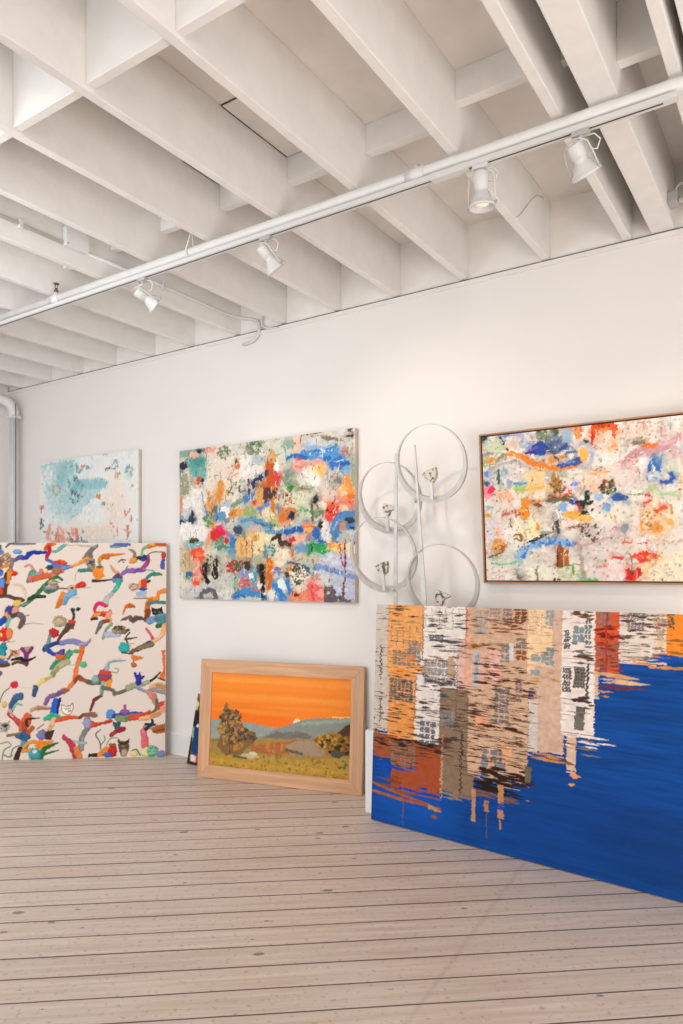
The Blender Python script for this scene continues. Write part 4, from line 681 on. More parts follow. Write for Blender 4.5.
bm = bmesh.new(); box(bm, (X0, WY-.004, 3.334), (X1, WY+.012, 3.342)); struct('trim_1', bm, M_GAP)      # dark joint where the wall board stops under the joists
bm = bmesh.new(); box(bm, (X0, WY-.010, 3.306), (X1, WY, 3.334)); struct('trim_2', bm, M_WALL)

rnd = random.Random(4)
ZJ = 3.345
joists = [(-6.65, -6.598), (-6.19, -6.138), (-5.71, -5.658), (-5.245, -5.193), (-4.745, -4.693), (-4.275, -4.223), (-3.785, -3.733), (-3.33, -3.278), (-2.85, -2.798),
          (-2.372, -2.318), (-1.887, -1.833), (-1.366, -1.312), (-.910, -.856), (-.762, -.648), (-.470, -.416), (-.392, -.34), (.06, .112), (.54, .592), (1.02, 1.072), (1.5, 1.552), (1.98, 2.032), (2.46, 2.512)]
joists = [(a, b_-(.009 if b_-a < .06 else 0)) for a, b_ in joists]
for a, b_ in joists:
    bm = bmesh.new(); box(bm, (a, YB, ZJ+rnd.uniform(-.003, .003)), (b_, WY+.012, 3.685)); struct('ceiling_beam', bm, M_BEAM, .004)
for (a, a1), (b0, b_) in zip(joists, joists[1:]):
    if b0-a1 < .06: continue
    y = 2.87 if b0 > -1 else 2.975
    zb = 3.455 if abs(b0+.47) < .01 else 3.545
    bm = bmesh.new(); box(bm, (a1, y, zb), (b0, y+.05, 3.685)); struct('ceiling_beam', bm, M_BEAM, .003)
    if b0-a1 > .2:
        bm = bmesh.new(); box(bm, (a1, 1.735, 3.362), (b0, 1.775, 3.685)); struct('ceiling_beam', bm, M_BEAM, .003)
for x0, x1, y0, y1 in ((-2.326, -2.05, 2.48, 2.97), (-2.806, -2.55, 2.70, 2.97)):
    bm = bmesh.new(); box(bm, (x0, y0, 3.679), (x1, y1, 3.6855)); g = box(bm, (x0-.001, y0-.006, 3.6815), (x1, y0, 3.686), 1)
    box(bm, (x0-.0005, y0, 3.678), (x0+.005, y1, 3.686), 1)
    box(bm, (x0-.001, y1, 3.6815), (x1, y1+.006, 3.686), 1); struct('ceiling_panel', bm, [M_DECK, M_GAP])

# ------------------------------------------------------------------ paintings
def painted(key, w, h, step, bg, seed):
    cv = Canvas(w, h, step, bg, seed); return cv

def modelled(ops):
    """the branches are blended along one side: a darker edge under each stroke and a lighter lick over it"""
    def tone(h, k):
        return ''.join('%02x' % max(0, min(255, int(int(h[i:i+2], 16)*k if k < 1 else 255-(255-int(h[i:i+2], 16))/k))) for i in (0, 2, 4))
    out = []
    for o in ops:
        if o[0] == 's' and max(o[3]) > 14:
            wd = [int(q*1.22)+2 for q in o[3]]; m = max(wd)
            out.append(('s', tone(o[1], .86), o[2], wd))
            out.append(('s', o[1], [q+(m*.09 if i % 2 else -m*.06) for i, q in enumerate(o[2])], [int(q*.78) for q in wd]))
            if m > 34 and len(o[2]) > 5:                       # colour drifts along the branch
                n = len(o[2]); k = (len(out) % 3-1)*.16
                out.append(('s', tone(o[1], 1+k if k else .9), o[2][(n//4)*2:], [int(q*.6) for q in wd[len(wd)//2:]] or [10]))
        elif o[0] == 'b' and min(o[4], o[5]) > 16:
            out.append(('b', tone(o[1], .84), o[2]+2, o[3]-2, o[4]*1.1, o[5]*1.1, o[6])); out.append(('b', o[1], o[2]-3, o[3]+3, o[4]*.88, o[5]*.85, o[6]))
        else: out.append(o)
    return out

def wall_picture(name, key, A, deg, tilt, w, h, step, bg, seed, depth, edge, label, lift=0, pre=None, post=None):
    root = empty(name, matrix=stand(A, deg, tilt, lift), label=label, cat='painting')
    cv = Canvas(w, h, step, bg, seed)
    if pre: pre(cv)
    cv.run(STROKES[key] if key != 'W' else modelled(STROKES[key]))
    if post: post(cv)
    canvas_mesh('canvas', cv, depth, edge, root)
    return root, cv

def speckle(pal, n, lo, hi, al=.9):
    def fn(cv):
        for _ in range(n):
            cv.b(cv.py.choice(pal), cv.py.uniform(0, cv.w), cv.py.uniform(0, cv.h), cv.py.uniform(lo, hi), cv.py.uniform(lo, hi), cv.py.uniform(-80, 80), hard=al*cv.py.uniform(.5, 1))
    return fn

def scumbles(pal, n, lo, hi):
    def fn(cv):
        for _ in range(n):
            cv.f(cv.py.choice(pal), cv.py.uniform(0, cv.w), cv.py.uniform(0, cv.h), cv.py.uniform(lo, hi), cv.py.uniform(lo, hi)*.8, cv.py.uniform(50, 95))
    return fn

# pale teal and peach canvas, far left on the wall
wall_picture('hanging_abstract_painting', 'L', (-6.265, 4.15, 1.565), 0, 0, 1.408, .995, 7, 'eceae6', 11, .038, 'd8cdc4',
             'pale abstract canvas of teal haze over peach, hanging unframed behind the cream creature canvas',
             pre=scumbles(['f2efec', 'e4e6e4', 'f0e6de', 'e6ecec'], 60, 60, 160),
             post=lambda cv: (cv.smear(14, 20), speckle(['9ab8bc', 'e0b8a0', 'b0a8a0', 'f4f0ec', 'd8a090', 'f4f0ec'], 130, 4, 11, .7)(cv)))

# dense multicoloured canvas in the middle of the wall
def m_pre(cv):
    scumbles(['e4d8c8', 'd8d0c4', 'ece4d8', 'd0c8c0', 'e8d8bc', 'c4cac0', 'd8d0d4'], 170, 45, 120)(cv)
    cv.under(STROKES['M'], 1.55, 45, 62); cv.under(STROKES['M'], 1.15, 18, 70)
    scumbles(['ece4d8', 'f0eae0', 'e4d4b8', 'd8d4cc', 'c0c8b8', 'e0d0c0'], 110, 20, 60)(cv)
    speckle(['a8b8c0', 'e0c090', 'b8a890', '90a888', 'e8a888', '8098b0', '6a7a6a', 'c89868'], 420, 6, 17, .8)(cv)
def m_post(cv):
    cv.smear(7, 9)
    cv.scratch(['f2ece2', 'efe6d6', '5a5248', '7a8a72', 'c87838', 'e8e0d4', '4a5866', 'a89c88', 'd8a060'], 330, 16, 70, 6)
    speckle(['3a4a58', 'd8703a', 'f4eee4', '7a9ab0', '5f8058', 'c8504a', 'e8c890', 'f4efe8', '6a5a4c'], 520, 3, 8, .85)(cv)
    cv.smear(4, 4)
wall_picture('hanging_abstract_painting', 'M', (-4.352, 4.145, 1.293), 0, 0, 1.70, 1.203, 3.8, 'd9cfc1', 5, .0449, 'cdbfb4',
             'unframed abstract canvas crowded with orange, teal and blue dabs, hanging above the framed sunset landscape',
             pre=m_pre, post=m_post)

# wood-framed abstract on the right of the wall
def r_pre(cv):
    scumbles(['ece4da', 'e4dad0', 'f0e8e0', 'e8e0d0', 'dcd8d4', 'f0e0d4'], 130, 40, 110)(cv)
    speckle(['d8c0b0', 'c8c4c0', 'e8c8b0', 'c0c8b8', 'd8c8d0'], 240, 5, 18, .7)(cv)
root = empty('framed_abstract_painting', matrix=stand((-1.713, 4.145, 1.438), 0, -5.0), label='abstract canvas with an orange snaking stroke and pink arch, in a thin brown wooden frame', cat='painting')
W_, H_ = 1.385, .90
cv = Canvas(W_-.034, H_-.034, 3.4, 'e9e0d6', 21); r_pre(cv)
sh = lambda o: o
ops = []
for o in STROKES['R']:                        # the marks were measured from the outer frame edge
    o = list(o); k = 2
    if o[0] in 'sp': o[2] = [q-17 for q in o[2]]
    else: o[2] -= 17; o[3] -= 17
    ops.append(tuple(o))
cv.under(ops, 1.4, 28, 36); cv.under(ops, 1.05, 12, 42)
scumbles(['f2ece6', 'ece2d6', 'e8e0da', 'f4eee8', 'f0e4d8'], 190, 16, 48)(cv)
speckle(['d0b8a8', 'b8c0b8', 'e0b898', 'a8b0c0', 'c8a8a8', 'a8a090'], 420, 4, 11, .8)(cv)
cv.run(ops); cv.smear(5, 6)
cv.scratch(['f6f0ea', 'f2e8de', '8a7a70', 'a89a90', 'd89068', 'c8b0a8', '9aa8a0', 'f4ece4'], 330, 12, 50, 4.5, .5)
speckle(['b86a48', '6a8ac0', 'f6f0ea', '7a8a68', 'e8a868', '5a5450', 'c89090', 'f4f0ea'], 620, 2.5, 6.5, .85)(cv)
cv.smear(2.5, 3)
canvas_mesh('canvas', cv, .032, '3a2a22', root, .017, .017, .004)
bm = bmesh.new(); f_ = .0095
for quad, mi in (([(0, 0), (W_, 0), (W_-f_, f_), (f_, f_)], 0), ([(0, H_), (f_, H_-f_), (W_-f_, H_-f_), (W_, H_)], 0),
                 ([(0, 0), (f_, f_), (f_, H_-f_), (0, H_)], 1), ([(W_, 0), (W_, H_), (W_-f_, H_-f_), (W_-f_, f_)], 1)):
    prism(bm, quad, -.004, .042, 'y', mi)
tag(obj('frame', bm, [M_TRIMX, M_TRIMZ], root, bevel=.0012), 'thin brown wooden frame')
bm = bmesh.new()
for a, b_ in (((f_, f_), (W_-f_, .016)), ((f_, H_-.016), (W_-f_, H_-f_)), ((f_, .016), (.016, H_-.016)), ((W_-.016, .016), (W_-f_, H_-.016))):
    box(bm, (a[0], .018, a[1]), (b_[0], .040, b_[1]))
tag(obj('frame_liner', bm, M_LINER, root), 'dark recessed gap inside the frame')

# big cream canvas with creatures, leaning in the left corner
def w_pre(cv):
    cv.vk = .55
def w_post(cv):       # the part beyond the picture's edge keeps the same pattern
    pal = ['e8702a', '2a62c8', '3f9a78', 'd83a2a', '8a6a5a', '6a7ab0', 'e8a03a', '9a6ab8', '4a6a4a', 'c8405a']
    for _ in range(26):
        x, z = cv.py.uniform(20, 410), cv.py.uniform(40, 1700); P = [x, z]
        for _ in range(3): x += cv.py.uniform(-70, 70); z += cv.py.uniform(-60, 70); P += [min(x, 430), z]
        cv.s(cv.py.choice(pal), P, [14, cv.py.uniform(24, 50), 10])
        cv.b(cv.py.choice(pal), P[2], P[3], cv.py.uniform(14, 34), cv.py.uniform(14, 30))
c38 = R(38.5)
wall_picture('creature_painting', 'W', (-4.446-1.75*math.cos(c38), 4.075-1.75*math.sin(c38), 0), 38.5, 2.5, 1.75, 1.747, 4.8, 'e3d4c8', 8, .03, 'd8c8bc',
             'large cream canvas of twisting branches and small creatures, standing on the floor', lift=.0015, pre=w_pre, post=w_post)

# small canvas tucked behind the framed landscape
wall_picture('small_painting', 'S', (-4.14, 4.02, 0), 0, 13, .5, .545, 5, '6a5a50', 3, .02, '5a4030',
             'small dark colourful canvas leaning on the wall, mostly hidden behind the framed sunset landscape', lift=.0048)

# framed landscape leaning on the wall
root = empty('framed_landscape_painting', matrix=stand((-3.812, 3.804, 0), 12.79, 4.0, .0022), label='landscape of grey hills under an orange sunset sky in a wide pale wood frame', cat='painting')
W_, H_, f_ = 1.282, .862, .094
cv = Canvas(W_-2*f_+.01, H_-2*f_+.01, 3.6, 'f4902c', 31); cv.vk = .45; o_ = (f_-.005)*1000; ops = []
for o in STROKES['O']:
    o = list(o)
    if o[0] in 'sp': o[2] = [q-o_ for q in o[2]]
    else: o[2] -= o_; o[3] -= o_
    ops.append(tuple(o))
cv.run(ops[:9]); cv.smear(40, 9)
for q in range(3):                                   # blend the sky softly
    cv.C = (cv.C+np.roll(cv.C, 14+9*q, 1)+np.roll(cv.C, -14-9*q, 1)+np.roll(cv.C, 1, 0)+np.roll(cv.C, -1, 0))/5
cv.run(ops[9:]); cv.smear(7, 6)
canvas_mesh('canvas', cv, .012, 'c08040', root, f_-.005, f_-.005, .010)
bm = bmesh.new()
for quad, mi in (([(0, 0), (W_, 0), (W_-f_, f_), (f_, f_)], 0), ([(0, H_), (f_, H_-f_), (W_-f_, H_-f_), (W_, H_)], 0),
                 ([(0, 0), (f_, f_), (f_, H_-f_), (0, H_)], 1), ([(W_, 0), (W_, H_), (W_-f_, H_-f_), (W_-f_, f_)], 1)):
    n0 = len(bm.verts); prism(bm, quad, 0, .030, 'y', mi)
tag(obj('frame', bm, [M_OAKX, M_OAKZ], root, bevel=.0018), 'wide flat pale wood frame with mitred corners')

# blue water reflections
def b_pre(cv):
    n = cv.noise(9, 14); n2 = cv.noise(26, 9)
    cv.C *= (1+.09*n+.07*n2)[..., None]
wall_picture('reflection_painting', 'B', (-2.269, 3.728, 0), -5.28, 2.6, 2.0, 1.304, 3.3, '0a4f98', 17, .040, 'c8beb4',
             'very large canvas of coloured houses reflected in rippling deep blue water, standing on the floor', lift=.006, pre=b_pre, post=lambda cv: cv.smear(5, 2.5))

# ------------------------------------------------------------------ plinth and hoop sculpture
bm = bmesh.new(); box(bm, (-2.3755, 3.832, 0), (-1.72, 4.165, .515))
tag(obj('display_plinth', bm, M_PLINTH, bevel=.004), 'low white display plinth under the hoop sculpture, behind the blue water canvas', 'plinth')

sc = empty('hoop_sculpture', (-2.12, 3.97, .515), 'grey metal sculpture of crescent hoops with small birds on two upright posts', 'sculpture')
def at(o): o.location = -Vector((-2.12, 3.97, .515)); return o
def bar(bm, p0, p1, w0, w1, t):
    a, b_ = Vector(p0), Vector(p1); v = []
    for P, w in ((a, w0), (b_, w1)):
        v.append([bm.verts.new((P.x+sx*w/2, P.y+sy*t/2, P.z)) for sx, sy in ((-1, -1), (1, -1), (1, 1), (-1, 1))])
    bm.faces.new(v[0][::-1]); bm.faces.new(v[1])
    for k in range(4): bm.faces.new((v[0][k], v[0][(k+1) % 4], v[1][(k+1) % 4], v[1][k]))
bm = bmesh.new(); bar(bm, (-2.256, 4.0, .5152), (-2.247, 4.0, 2.262), .030, .018, .010); at(obj('post', bm, M_CHROME, sc, bevel=.002))
bm = bmesh.new(); bar(bm, (-1.955, 3.93, .5152), (-2.078, 3.93, 2.290), .052, .011, .012); at(obj('post', bm, M_CHROME, sc, bevel=.002))
def hoop(c, ro, thick, dep, tip, turn):
    """crescent hoop: a ring cut thick below and thin above, standing nearly parallel to the wall"""
    bm = bmesh.new(); n = 72; rings = []
    ri = ro-thick/2-.003; dz = thick/2-.001
    M = Matrix.Translation(c) @ Matrix.Rotation(R(turn), 4, 'Z') @ Matrix.Rotation(R(tip), 4, 'X')
    for k in range(n):
        t = 2*math.pi*k/n; cx, cz = math.cos(t), math.sin(t)
        d = dep*(.35+.65*(1-cz)/2)
        rings.append([bm.verts.new(M @ Vector(p)) for p in ((ro*cx, -d/2, ro*cz), (ro*cx, d/2, ro*cz), (ri*cx, d/2, ri*cz+dz), (ri*cx, -d/2, ri*cz+dz))])
    for k in range(n):
        A, B = rings[k], rings[(k+1) % n]
        for i in range(4): bm.faces.new((A[i], A[(i+1) % 4], B[(i+1) % 4], B[i]))
    return at(obj('hoop', bm, M_CHROME, sc))
hoops = [((-1.955, 3.905, 2.160), .236, .033, .036, 13, 0), ((-2.322, 4.045, 1.985), .232, .033, .036, 13, 0),
         ((-2.316, 3.950, 1.615), .243, .033, .036, 13, 0), ((-1.909, 3.965, 1.440), .240, .033, .036, 13, 0)]
for h_ in hoops: hoop(*h_)

def bird_material():
    m = mat('speckled_bird_metal', (.52, .48, .43), .6, metal=.2)
    nt = m.node_tree; N = nt.nodes; L = nt.links; b = N['Principled BSDF']
    tc = N.new('ShaderNodeTexCoord'); n = N.new('ShaderNodeTexNoise'); n.inputs['Scale'].default_value = 42; n.inputs['Detail'].default_value = 2
    r = N.new('ShaderNodeValToRGB'); e = r.color_ramp.elements; e[0].position = .40; e[0].color = (.10, .085, .07, 1); e[1].position = .5; e[1].color = (.60, .54, .47, 1)
    L.new(tc.outputs['Object'], n.inputs['Vector']); L.new(n.outputs['Fac'], r.inputs['Fac']); L.new(r.outputs['Color'], b.inputs['Base Color'])
    return m
M_BIRD = bird_material()
def bird(x, y, z, foot, face, s=1.0):
    """small folded-metal bird: wedge head and beak, boxy body, raised tail, on a tapered stem"""
    bm = bmesh.new(); k = face
    prof = [(-.052, .012), (-.010, .030), (.030, .042), (.036, .010), (.032, -.014), (.016, -.034), (.000, -.030), (-.008, -.006)]
    pr = [(x+p[0]*k*s, z+p[1]*s) for p in prof]
    A = [bm.verts.new((p[0], y-.014*s*(0.3 if i == 0 else 1), p[1])) for i, p in enumerate(pr)]
    B = [bm.verts.new((p[0], y+.014*s*(0.3 if i == 0 else 1), p[1])) for i, p in enumerate(pr)]
    n = len(pr); bm.faces.new(A); bm.faces.new(B[::-1])
    for i in range(n): bm.faces.new((A[i], A[(i+1) % n], B[(i+1) % n], B[i]))
    bmesh.ops.triangulate(bm, faces=[f for f in bm.faces if len(f.verts) > 4])
    o = at(tag(obj('bird', bm, M_BIRD, sc, bevel=.002), 'small speckled bird with pointed beak'))
    bm = bmesh.new(); bar(bm, (x+.010*k, y, foot), (x+.008*k, y, z-.018*s), .020, .012, .010)
    st = obj('stem', bm, M_CHROME, o); return o
bird(-1.957, 3.905, 2.085, 1.944, 1, 1.2)
bird(-2.325, 4.045, 1.905, 1.772, -1, 1.15)
bird(-2.318, 3.950, 1.525, 1.392, 1, 1.2)
bird(-1.905, 3.965, 1.345, 1.220, -1, 1.2)
# short struts that carry the hoops on the posts
for a, b_ in (((-2.070, 3.93, 1.935), (-2.062, 3.905, 1.955)), ((-2.25, 4.0, 1.775), (-2.25, 4.045, 1.772)), ((-2.252, 4.0, 1.395), (-2.252, 3.95, 1.392)), ((-1.99, 3.93, 1.225), (-1.985, 3.965, 1.222))):
    bm = bmesh.new(); tube(bm, [a, b_], .006, 8); at(obj('strut', bm, M_CHROME, sc))

# ------------------------------------------------------------------ ceiling services
PY, PZ = 2.893, 3.302
pp = empty('sprinkler_pipe', (-3.0, PY, PZ), 'long white sprinkler pipe slung under the joists above the lighting track', 'pipe')
inv = Matrix.Translation((3.0, -PY, -PZ))
def kid(name, bm, m, root, off, label=None, bevel=0):
    o = obj(name, bm, m, root, bevel=bevel); o.location = [-q for q in off]
    return tag(o, label)
off = (-3.0, PY, PZ)
bm = bmesh.new(); tube(bm, [(X0+.002, PY, PZ), (1.6, PY, PZ)], .0265, 20); kid('pipe', bm, M_PIPE, pp, off)
for x in (-4.185, -1.52):
    bm = bmesh.new(); tube(bm, [(x-.045, PY, PZ), (x+.045, PY, PZ)], .032, 20); tube(bm, [(x, PY, PZ), (x, PY-.0, PZ+.042)], .016, 12); kid('pipe_coupling', bm, M_PIPE, pp, off, 'white threaded coupling')
bm = bmesh.new(); x = -4.185
lathe(bm, [(.010, 0), (.014, .006), (.014, .016), (.008, .020), (.006, .030)], 12, Matrix.Translation((x, PY, PZ+.044)))
for s_ in (-1, 1): tube(bm, [(x+s_*.009, PY, PZ+.066), (x+s_*.016, PY, PZ+.082), (x+s_*.004, PY, PZ+.100)], .0028, 8)
lathe(bm, [(.004, 0), (.020, .001), (.020, .004), (.004, .005)], 14, Matrix.Translation((x, PY, PZ+.100)))
kid('sprinkler_head', bm, M_BRASS, pp, off, 'brown brass upright sprinkler head')

# wire hanger loop round the pipe
bm = bmesh.new(); x = -2.925
pts = [(x-.045, PY+.03, 3.46)]+[(x-.028+.0*k, PY+.033*math.cos(t), PZ-.0+.033*math.sin(t)) for k, t in enumerate([R(a) for a in (20, -20, -60, -90, -120, -160, -200)])]+[(x+.012, PY-.02, 3.43)]
tube(bm, pts, .0045, 8)
tag(obj('pipe_hanger', bm, M_PIPE), 'white bent strap hanger looped under the sprinkler pipe', 'hanger')

TX0, TX1 = X0+.3, -.485
tr = empty('lighting_track', (-3.0, 2.887, 3.258), 'long white lighting track carrying four spotlights below the joists', 'track')
off = (-3.0, 2.887, 3.258)
bm = bmesh.new()
prism(bm, [(2.869, 3.269), (2.905, 3.269), (2.905, 3.246), (2.893, 3.246), (2.893, 3.266), (2.881, 3.266), (2.881, 3.246), (2.869, 3.246)], TX0, TX1, 'x')
kid('rail', bm, M_LAMP, tr, off)
bm = bmesh.new(); box(bm, (TX0, 2.8812, 3.2475), (TX1, 2.8928, 3.2655)); kid('contact_slot', bm, M_LINER, tr, off, 'dark slot along the underside')
bm = bmesh.new(); box(bm, (TX1, 2.869, 3.246), (TX1+.05, 2.905, 3.269)); kid('end_cap', bm, M_LAMP, tr, off)
bm = bmesh.new(); box(bm, (-1.44, 2.865, 3.242), (-1.26, 2.909, 3.2692)); kid('track_connector', bm, M_LAMP, tr, off, bevel=.002)

def spotlight(x, tip, turn, label, neck=.095, bell=.070, rim=.066, dx=0, dz=0):
    """track spotlight: adapter, wire yoke, cylinder neck flaring into a bell shade"""
    z0 = 3.246; root = empty('track_spotlight', (x, 2.887, z0), label, 'spotlight', 'spotlights on the track')
    bm = bmesh.new(); box(bm, (-.034, -.017, -.020), (.034, .017, 0)); lathe(bm, [(.009, -.030), (.011, -.018)], 14)
    obj('adapter', bm, M_LAMP if abs(tip) < 12 else M_GREY, root, bevel=.002)
    M = Matrix.Translation((dx, 0, -.026-dz)) @ Matrix.Rotation(R(turn), 4, 'Z') @ Matrix.Rotation(R(tip), 4, 'X')
    L = neck+bell; r0 = .032
    if dx:
        bm = bmesh.new(); tube(bm, [(0, 0, -.018), (0, 0, -.034), (dx*.5, 0, -.030-dz*.3), M @ Vector((0, 0, .006))], .005, 8); obj('arm', bm, M_LAMP, root)
    bm = bmesh.new()
    lathe(bm, [(0, -.002), (r0*.86, -.002), (r0, -.010), (r0, -neck*.72), (r0*.86, -neck*.76), (r0*.86, -neck*.94), (r0*1.05, -neck), (rim*.80, -neck-bell*.45), (rim*.98, -L+.014), (rim*1.06, -L+.010), (rim*1.06, -L),
               (rim*.94, -L), (rim*.90, -L+.012), (rim*.62, -neck-bell*.35), (0, -neck-bell*.28)], 30, M)
    h = obj('lamp_housing', bm, M_LAMP, root)
    bm = bmesh.new(); lathe(bm, [(0, -L+.014), (rim*.55, -L+.014), (rim*.55, -neck-bell*.4), (0, -neck-bell*.36)], 22, M); obj('lamp_lens', bm, M_GLOW, h)
    bm = bmesh.new()
    a = rim*1.10; pts = [(-a, 0, -L+.006), (-a, 0, -.06), (-a*.9, .004, -.018), (-a*.45, .006, .006), (0, .006, .012), (a*.45, .006, .006), (a*.9, .004, -.018), (a, 0, -.06), (a, 0, -L+.006)]
    tube(bm, [M @ Vector(p) for p in pts], .0030, 8); yo = obj('yoke', bm, M_LAMP, root)
    for s_ in (-1, 1):
        bm = bmesh.new(); lathe(bm, [(0, -.006), (.007, -.006), (.007, .006), (0, .006)], 12, M @ Matrix.Translation((s_*a, 0, -L+.010)) @ Matrix.Rotation(R(90), 4, 'Y'))
        obj('yoke_knob', bm, M_GREY, yo)
    bm = bmesh.new()
    tube(bm, [(.010, .004, -.018), (.050, .012, -.018), (.072, .014, -.045), (.060, .014, -.080), (.034, .010, -.075)], .0032, 8); obj('lamp_cord', bm, M_LAMP, root)
    return root
spotlight(-1.208, 6, 0, 'white track spotlight pointing straight down, just left of the bare sloping cable', neck=.095, bell=.058, rim=.055)
spotlight(-.787, 40, -24, 'white track spotlight nearest the right end of the track, tilted, shade facing the wall', neck=.080, bell=.050, rim=.058, dx=-.03, dz=.012)
spotlight(-2.396, 42, -30, 'white tilted track spotlight just right of the strap hanger', neck=.085, bell=.055, rim=.058, dx=-.035, dz=.012)
spotlight(-3.341, 62, -25, 'white track spotlight steeply tilted toward the wall, between the sprinkler head and the strap hanger', neck=.085, bell=.055, rim=.056, dx=-.06, dz=.03)

# conduit with a junction box on the side of a joist
XJ = -3.7395
cd = empty('electrical_conduit', (XJ, 3.0, 3.455), 'thin white electrical conduit running along a joist and bending down the wall top', 'conduit'); off = (XJ, 3.0, 3.455)
bm = bmesh.new(); r_ = .011
tube(bm, [(XJ+r_, -.5, 3.455), (XJ+r_, 2.622, 3.455)], r_, 10); tube(bm, [(XJ+r_, 2.772, 3.455), (XJ+r_, 4.02, 3.455), (XJ+.022, 4.10, 3.455), (XJ+.05, 4.15, 3.452), (XJ+.12, 4.172, 3.44), (XJ+.19, 4.176, 3.41), (XJ+.215, 4.176, 3.36), (XJ+.20, 4.172, 3.30), (XJ+.15, 4.172, 3.262), (XJ+.05, 4.172, 3.252)], r_, 10)
kid('conduit_pipe', bm, M_PIPE, cd, off)
for y in (1.6, 2.35, 3.4):
    bm = bmesh.new(); box(bm, (XJ, y-.012, 3.430), (XJ+.026, y+.012, 3.480)); kid('strap', bm, M_PIPE, cd, off, bevel=.003)
bm = bmesh.new(); tube(bm, [(XJ+.26, 4.176, 3.455), (XJ+.225, 4.176, 3.41), (XJ+.24, 4.176, 3.36), (XJ+.30, 4.176, 3.33), (XJ+.40, 4.174, 3.322)], .008, 8)
kid('branch_pipe', bm, M_PIPE, cd, off)
jb = empty('junction_box', (XJ, 2.697, 3.50), 'square white junction box on the side of a joist in the conduit run', 'junction box'); off = (XJ, 2.697, 3.50)
bm = bmesh.new(); box(bm, (XJ+.001, 2.624, 3.440), (XJ+.045, 2.770, 3.553)); kid('box_body', bm, M_PIPE, jb, off, bevel=.004)
bm = bmesh.new(); box(bm, (XJ+.045, 2.618, 3.434), (XJ+.049, 2.776, 3.559)); kid('cover_plate', bm, M_PLINTH, jb, off, bevel=.001)
for y, z in ((2.630, 3.446), (2.764, 3.547)):
    bm = bmesh.new(); lathe(bm, [(0, 0), (.006, 0), (.006, .002), (0, .002)], 10, Matrix.Translation((XJ+.049, y, z)) @ Matrix.Rotation(R(90), 4, 'Y')); kid('screw', bm, M_GREY, jb, off)

# loose cable sagging from the deck near the front spotlight, fitting on the big beam
bm = bmesh.new(); tube(bm, [(-1.3185, 3.60, 3.342), (-1.3185, 3.66, 3.375), (-1.3185, 3.76, 3.46), (-1.3185, 3.86, 3.55), (-1.3185, 3.96, 3.62), (-1.3185, 4.08, 3.655)], .0032, 8)
tag(obj('loose_cable', bm, M_PIPE), 'thin pale bare sloping cable tacked to the side of a joist', 'cable')
bx = empty('beam_fitting', (-.648, 4.02, 3.41), 'small dark electrical clamp with white cable on the side of the thick beam', 'electrical fitting'); off = (-.648, 4.02, 3.41)
bm = bmesh.new(); box(bm, (-.6475, 3.96, 3.385), (-.60, 4.05, 3.44)); kid('clamp', bm, M_GREY, bx, off, bevel=.004)
bm = bmesh.new(); tube(bm, [(-.60, 4.0, 3.40), (-.50, 4.02, 3.405), (-.42, 4.05, 3.42)], .014, 10); kid('cable_stub', bm, M_PIPE, bx, off)
bm = bmesh.new(); tube(bm, [(-.625, 3.99, 3.438), (-.60, 3.99, 3.475), (-.56, 4.0, 3.49), (-.47, 4.02, 3.47)], .006, 8); kid('cable', bm, M_PIPE, bx, off)

# drain pipe in the corner with its wire
dp = empty('corner_pipe', (-6.615, 4.10, 0), 'vertical white pipe with an elbow at the top in the far corner', 'pipe'); off = (-6.615, 4.10, 0)
bm = bmesh.new(); px_, py_ = -6.615, 4.10
tube(bm, [(px_, py_, 0.001), (px_, py_, 3.06)], .043, 20); kid('pipe', bm, M_PIPE, dp, off)
bm = bmesh.new()
tube(bm, [(px_, py_, 3.03), (px_, py_, 3.08), (px_-.010, py_-.012, 3.14), (px_-.035, py_-.04, 3.185), (px_-.08, py_-.085, 3.21), (px_-.14, py_-.15, 3.215)], [.052, .050, .050, .050, .050, .054], 20); kid('elbow', bm, M_PIPE, dp, off)
bm = bmesh.new(); tube(bm, [(px_-.13, py_-.14, 3.214), (px_-.195, py_-.6, 3.215)], .043, 18)
kid('branch', bm, M_PIPE, dp, off)
bm = bmesh.new(); box(bm, (px_-.05, py_-.05, 3.02), (px_+.05, py_+.05, 3.045)); lathe(bm, [(0, 0), (.016, 0), (.016, .02), (0, .02)], 12, Matrix.Translation((px_+.052, py_-.02, 3.03)) @ Matrix.Rotation(R(90), 4, 'X')); kid('pipe_clamp', bm, M_PIPE, dp, off, bevel=.004)
bm = bmesh.new(); tube(bm, [(px_+.049, py_-.012, .001), (px_+.048, py_-.012, 1.6), (px_+.050, py_-.012, 3.10), (px_+.046, py_-.012, 3.16)], .0045, 8)
tag(obj('wall_wire', bm, M_WIRE), 'thin dark wire running down beside the corner pipe', 'wire')

# ------------------------------------------------------------------ camera and light
cam = bpy.data.cameras.new('camera'); co = bpy.data.objects.new('camera', cam); COL.objects.link(co)
cam.sensor_fit = 'AUTO'; cam.sensor_width = 36; cam.lens = 36*718/1024; cam.shift_y = 61/1024; cam.clip_start = .05
co.location = (0, 0, 1.5); co.rotation_euler = (R(90), 0, math.atan2(478.5, 718))
SC.camera = co

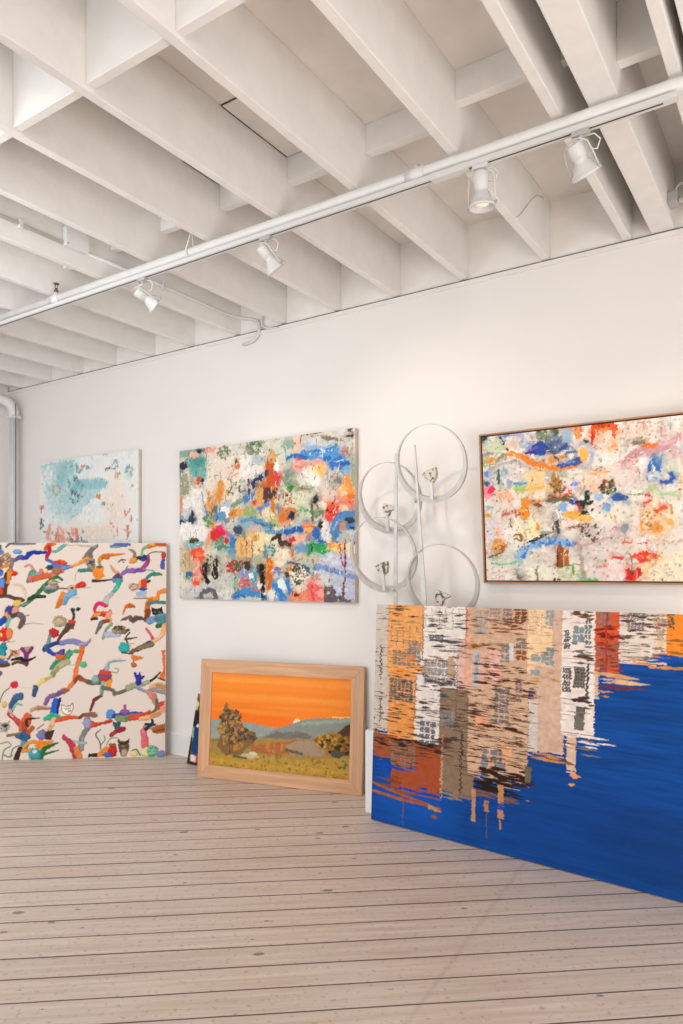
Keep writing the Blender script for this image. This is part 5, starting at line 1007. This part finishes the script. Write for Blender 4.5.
w = bpy.data.worlds.new('world'); SC.world = w; w.use_nodes = True
bg = w.node_tree.nodes['Background']; bg.inputs[0].default_value = (.92, .96, 1, 1); bg.inputs[1].default_value = .92

def area(name, loc, target, size, power, color):
    l = bpy.data.lights.new(name, 'AREA'); l.shape = 'RECTANGLE'; l.size, l.size_y = size; l.energy = power; l.color = color
    o = bpy.data.objects.new(name, l); COL.objects.link(o); o.location = loc
    o.rotation_euler = (Vector(target)-Vector(loc)).to_track_quat('-Z', 'Y').to_euler(); return o
area('street_window_light', (-3.2, -3.0, 1.9), (-5.2, 4, 1.7), (4.5, 2.6), 118, (.90, .96, 1))
area('corner_fill_light', (-3.3, .5, 2.7), (-6.86, 4.0, 2.1), (1.2, 1.2), 42, (.86, .94, 1))  # added cool fill lamp, out of view, to brighten the left corner
area('room_light', (1.6, -1.6, 2.2), (-1.5, 4.0, 1.2), (2.4, 2.0), 22, (1, .78, .60))
area('bounce_fill_light', (2.3, .9, .35), (-1.9, 2.3, 3.6), (2.4, 2.4), 155, (1, .93, .86))  # added lamp low on the right, stands in for floor bounce onto the ceiling

def spot(name, loc, target, power, color, angle, blend=.7, size=.05):
    l = bpy.data.lights.new(name, 'SPOT'); l.energy = power; l.color = color; l.spot_size = R(angle); l.spot_blend = blend; l.shadow_soft_size = size
    o = bpy.data.objects.new(name, l); COL.objects.link(o); o.location = loc
    o.rotation_euler = (Vector(target)-Vector(loc)).to_track_quat('-Z', 'Y').to_euler(); return o
WARM = (1, .80, .60)
spot('spot_beam', (-1.20, 2.90, 3.00), (-1.1, 4.1, 1.5), 11, WARM, 75)
spot('spot_beam', (-.76, 2.95, 3.02), (-.5, 4.1, 1.6), 11, WARM, 75)
spot('spot_beam', (-2.37, 2.95, 3.02), (-2.0, 4.15, 1.75), 21, (1, .84, .68), 110, 1.0, .022)
spot('spot_beam', (-3.28, 3.00, 3.04), (-3.4, 4.15, 1.7), 10, (1, .90, .80), 80)
SC.view_settings.view_transform = 'Standard'; SC.view_settings.look = 'None'; SC.view_settings.exposure = 0; SC.view_settings.gamma = 1
